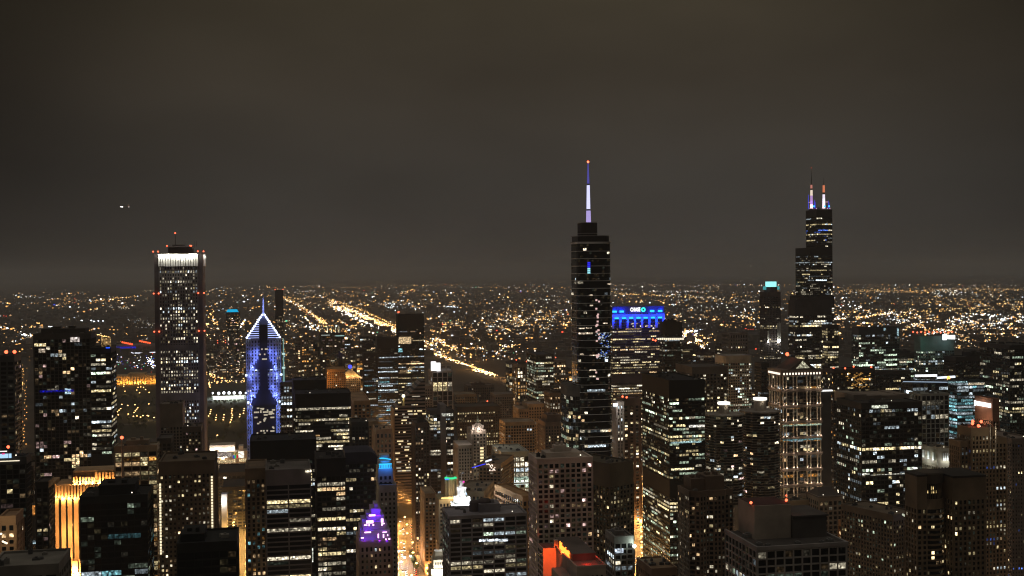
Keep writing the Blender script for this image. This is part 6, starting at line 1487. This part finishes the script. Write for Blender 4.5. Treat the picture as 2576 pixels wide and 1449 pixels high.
line([(528, 790), (545, 815)], 20, 'OoO', (2, 3.2), (4, 6)); line([(520, 940), (560, 955)], 24, 'OoO', (2, 3), (5, 3)); line([(525, 960), (620, 958)], 26, 'OOw', (1.8, 2.8), (4, 3)); line([(525, 965), (528, 972)], 8, 'OO', (2.5, 3), (.6, 2))
line([(540, 800), (620, 860)], 60, 'owdOw', (1.2, 2.2), (26, 16)); line([(720, 800), (900, 870)], 160, 'owOWde', (1.2, 2.4), (34, 20)); line([(770, 820), (800, 825)], 22, 'CWC', (2.4, 4), (8, 5))
line([(716, 870), (990, 900)], 220, 'oOwdOo', (1.3, 2.6), (30, 26)); line([(525, 880), (620, 900)], 90, 'oOwdO', (1.3, 2.4), (30, 24)); line([(1066, 850), (1200, 900)], 60, 'oOd', (1.3, 2.2), (40, 20))
line([(715, 880), (760, 950)], 50, 'owdO', (1.3, 2.2), (14, 14)); line([(290, 895), (390, 925)], 60, 'cwCrgb', (1.3, 2.6), (26, 9)); line([(372, 900), (390, 920)], 26, 'CWCb', (2, 3.4), (5, 6))
line([(60, 1170), (70, 1340)], 20, 'oOr', (2, 3), (3, 10)); line([(1600, 1500), (1700, 1400)], 10, 'O', (2, 3), (5, 5))
lo = L.build('far_city_lights', [PT[k] for k in PK]); lo['kind'] = 'stuff'; tag(lo, 'countless distant street and building lights spread over the plain', 'city lights')
# ---- low rise roofs spread over the plain
R_ = MB(); rb = random.Random(8)
for i in range(3800):
    py = rb.uniform(735, 900); px = rb.uniform(-20, 2600); g = ground(px, py)
    if g.x < lake_x(g.y) and g.y < 6000 or g.y < 2300: continue
    w_, d_, h_ = rb.uniform(12, 45), rb.uniform(12, 40), rb.choice((8, 10, 12, 15, 22, 30))
    if abs(g.x-640) < 60 or abs(g.x-290) < 40: continue
    R_.box(g.x-w_/2, g.x+w_/2, g.y, g.y+d_, 0, h_)
ro = R_.build('low_rise_roofs', wallmat((.14, .12, .10), .9, .4, .02)); ro['kind'] = 'stuff'; tag(ro, 'endless low dark roofs of the outer districts', 'houses')

# ---- smaller towers between the named ones
def filler(n, pxr, pyr, Yr, wr, label, group, st, hmin=18, beams=.15, indiv=0):
    k = 0; tries = 0
    while k < n and tries < n*150:
        tries += 1
        px, py, Y_ = rg.uniform(*pxr), rg.uniform(*pyr), rg.uniform(*Yr); w_ = rg.uniform(*wr); d_ = rg.uniform(.7, 1.1)*w_
        a = at(px, py, Y_)
        if a.z < hmin: continue
        x0_, x1_ = a.x-w_/2, a.x+w_/2
        if any(x0_ < b+4 and x1_ > a_-4 and Y_ < d+4 and Y_+d_ > c-4 for a_, b, c, d, _ in RECTS): continue
        s0, s1 = project((x0_, Y_, a.z))[0], project((x1_, Y_, a.z))[0]; hid = False
        for a_, b, c, d, lb in RECTS:
            if lb != 'filler' and c > Y_:
                u0, u1 = project((a_, c, 100))[0], project((b, c, 100))[0]
                if min(s1, u1)-max(s0, u0) > .25*min(s1-s0, u1-u0): hid = True; break
        if hid: continue
        # keep the visible streets and the park clear
        bad = False
        for line_ in (avenue, ys, ss):
            for p, nn in along(line_, 30):
                if x0_-18 < p.x < x1_+18 and Y_-18 < p.y < Y_+d_+18: bad = True
                v = project((p.x, p.y, 5)); q0 = project((x0_, Y_, a.z)); q1 = project((x1_, Y_, a.z))
                if Y_ < p.y and q0[0]-4 < v[0] < q1[0]+4 and v[1] > q0[1] and v[1] < 1449: bad = True
        if bad: continue
        L_ = project((x0_, Y_, a.z)); R2 = project((x1_, Y_, a.z))
        base = dict(st[k % len(st)]); c = base['wall']; f = rg.uniform(.7, 1.3); base['wall'] = tuple(v*f for v in c)
        base['fh'] = base['fh']*rg.choice((1, 1.2)); base['full'] = rg.choice((0, .1, .3)); base['p'] = base['p']*rg.uniform(.5, 1.8)
        T('office_tower' if k % 2 else 'apartment_tower', label, L_[0], R2[0], (L_[1]+R2[1])/2, Y_, d_, base, group=group, indiv=indiv,
          beac=((.5, .3, 4),) if rg.random() < beams else (), pent=((.2, .7, .3, .8, rg.uniform(3, 6)),) if rg.random() < .7 else ())
        k += 1
    print('filler', k, 'of', n, label[:40])
fs = [S(RES, p=.34, lv=(2, 3, 4, 4, 2), fh=5, bay=5, sp=2, pw=1.8, tones='WWYON'), S(OFF, p=.2), S(STONE, wall=(.22, .17, .12), p=.2, tones='WYO'), S(BALC, wall=(.1, .09, .08), p=.3, tones='WYNO', fh=5, bay=6)]
filler(30, (522, 618), (862, 945), (3700, 4400), (22, 40), 'distant mid-rise tower with speckled windows between the two left skyscrapers', 'distant towers between the two left skyscrapers', fs)
filler(60, (716, 1000), (846, 958), (2560, 3900), (24, 50), 'mid-distance tower with scattered warm windows right of the blue spire', 'mid-distance towers right of the blue spire', fs)
filler(22, (1080, 1430), (965, 1060), (1500, 2400), (26, 60), 'dim mid-height block in the middle of the business district', 'dim blocks in the middle district', [S(STONE, wall=(.2, .15, .1), p=.06), S(OFF, p=.1), S(STONE, wall=(.14, .11, .09), p=.04)])
filler(18, (1300, 1430), (900, 1010), (1850, 2600), (24, 40), 'dark tower with sparse windows left of the tallest glass skyscraper', 'dark towers left of the glass skyscraper', fs, indiv=0)
filler(28, (1560, 2110), (868, 1000), (1560, 2600), (24, 52), 'dark office tower with scattered windows in the right hand business district', 'dark towers in the right hand district', [fs[1], fs[1], fs[2], fs[0]])
filler(8, (2590, 2800), (885, 1100), (1250, 2500), (30, 60), 'dark office tower just beyond the right edge of the view', 'dark towers beyond the right edge', [S(OFF, p=.2)])
filler(26, (2110, 2576), (885, 1010), (1350, 2500), (26, 60), 'dark low tower with cool scattered windows near the right edge', 'dark towers near the right edge', [S(OFF, p=.2, tones='NCGY'), fs[1], fs[2]])
filler(10, (396, 622), (1175, 1270), (1230, 1800), (30, 60), 'dark low building with few lights below the park', 'dark low buildings below the park', [S(STONE, wall=(.07, .06, .05), p=.05), S(OFF, p=.06)])
filler(16, (905, 1140), (1100, 1290), (1050, 1700), (24, 46), 'dim building behind the floodlit towers of the avenue', 'dim buildings behind the avenue towers', [S(STONE, wall=(.25, .17, .1), p=.12), S(RES, p=.16)])
filler(26, (1140, 1640), (1130, 1420), (820, 1500), (30, 60), 'dim lower building between the central towers', 'dim lower buildings between the central towers', [S(STONE, wall=(.2, .15, .1), p=.12), S(OFF, p=.14), S(RES, p=.14)])
filler(34, (1640, 2576), (1120, 1440), (700, 1500), (30, 60), 'dim lower building filling the gaps between the right hand towers', 'dim lower buildings between the right hand towers', [S(STONE, wall=(.2, .15, .1), p=.14), S(OFF, p=.16), S(RES, p=.16)])
filler(12, (-10, 400), (1130, 1420), (750, 1500), (26, 50), 'dim lower building filling the gaps between the left hand towers', 'dim lower buildings between the left hand towers', [S(RES, wall=(.1, .08, .06), p=.14), S(OFF, p=.12)])

# ---- distant radio masts and the small aircraft
for px, py, base, lab in ((188, 1149-0, 0, ''),):
    pass
for (px, pt_, Y_, lab) in ((188, 749, 14000, 'thin distant mast with two red lights far left on the horizon'),):
    v = at(px, 751, Y_); m = MB(); m.cyl(v.x, Y_, 0, v.z, 3, 2, 6); m.ball(v.x, Y_, v.z, 7, 1, 6); m.ball(v.x, Y_, v.z-45, 7, 1, 6)
    o = m.build('radio_mast', [wallmat((.1, .1, .1)), emit((1, .1, .05), 1.0)]); tag(o, lab, 'mast')
Y_ = 2600.0; v = at(315, 519.5, Y_)
root = empty('aircraft', v.x, v.y, math.radians(-72), v.z); tag(root, 'small aircraft with white and reddish lights flying alone in the dark sky', 'aircraft')
m = MB(); n = 8
m2 = [(-9, .35), (-7.5, .9), (-3, 1.1), (4, 1.1), (7.5, .7), (9.5, .15)]
for (a, ra), (b, rb_) in zip(m2[:-1], m2[1:]):
    for i in range(n):
        t0, t1 = 2*math.pi*i/n, 2*math.pi*(i+1)/n
        m.face([(ra*math.cos(t0), a, ra*math.sin(t0)), (ra*math.cos(t1), a, ra*math.sin(t1)), (rb_*math.cos(t1), b, rb_*math.sin(t1)), (rb_*math.cos(t0), b, rb_*math.sin(t0))])
m.build('fuselage', wallmat((.5, .5, .5), .5), root)
m = MB(); m.prism([(-9, 1.2), (-9, 2.2), (0, 3.2), (9, 2.2), (9, 1.2), (0, -1.2)], -.2, .05); m.build('wing', wallmat((.5, .5, .5), .5), root)
m = MB(); m.prism([(-3.2, 8.2), (-3.2, 9.2), (3.2, 9.2), (3.2, 8.2), (0, 7.2)], .2, .35); m.box(-.12, .12, 7.6, 9.4, .3, 3.2); m.build('tail', wallmat((.5, .5, .5), .5), root)
m = MB(); m.ball(0, 0, 0, 1.2, 0, 6); m.bar((0, 0, 0), (0, -4.2, .2), 1.5); o = m.build('landing_light', emit((1, .97, .95), 3.0), root); o.location = (0, -5.5, -.8)
m = MB(); m.ball(0, 7.5, -.6, .8, 0, 6); m.build('tail_light', emit((1, .96, .92), 2.5), root)
m = MB(); m.ball(-1, 7.0, 1.0, 1.0, 0, 6); m.build('beacon', emit((1, .35, .22), .55), root)

# ================================================================= haze over the plain
hz_ = MB(); hz_.box(-59000, 59000, -1500, 60000, -1.0, 560)
ho = hz_.build('haze', []); ho['kind'] = 'stuff'; ho.data.materials.clear()
hm = bpy.data.materials.new('haze'); hm.use_nodes = True; n_ = hm.node_tree; n_.nodes.clear()
o_ = n_.nodes.new('ShaderNodeOutputMaterial'); pv = n_.nodes.new('ShaderNodeVolumePrincipled')
pv.inputs['Color'].default_value = (.95, .97, 1.0, 1); pv.inputs['Density'].default_value = 0.00005
n_.links.new(pv.outputs[0], o_.inputs['Volume']); ho.data.materials.append(hm)
print('objects', len(scene.objects), 'lights', sum(o.type == 'LIGHT' for o in scene.objects), 'lamps', n_lamps)
for o in scene.objects:
    if '_dims' in o: del o['_dims']
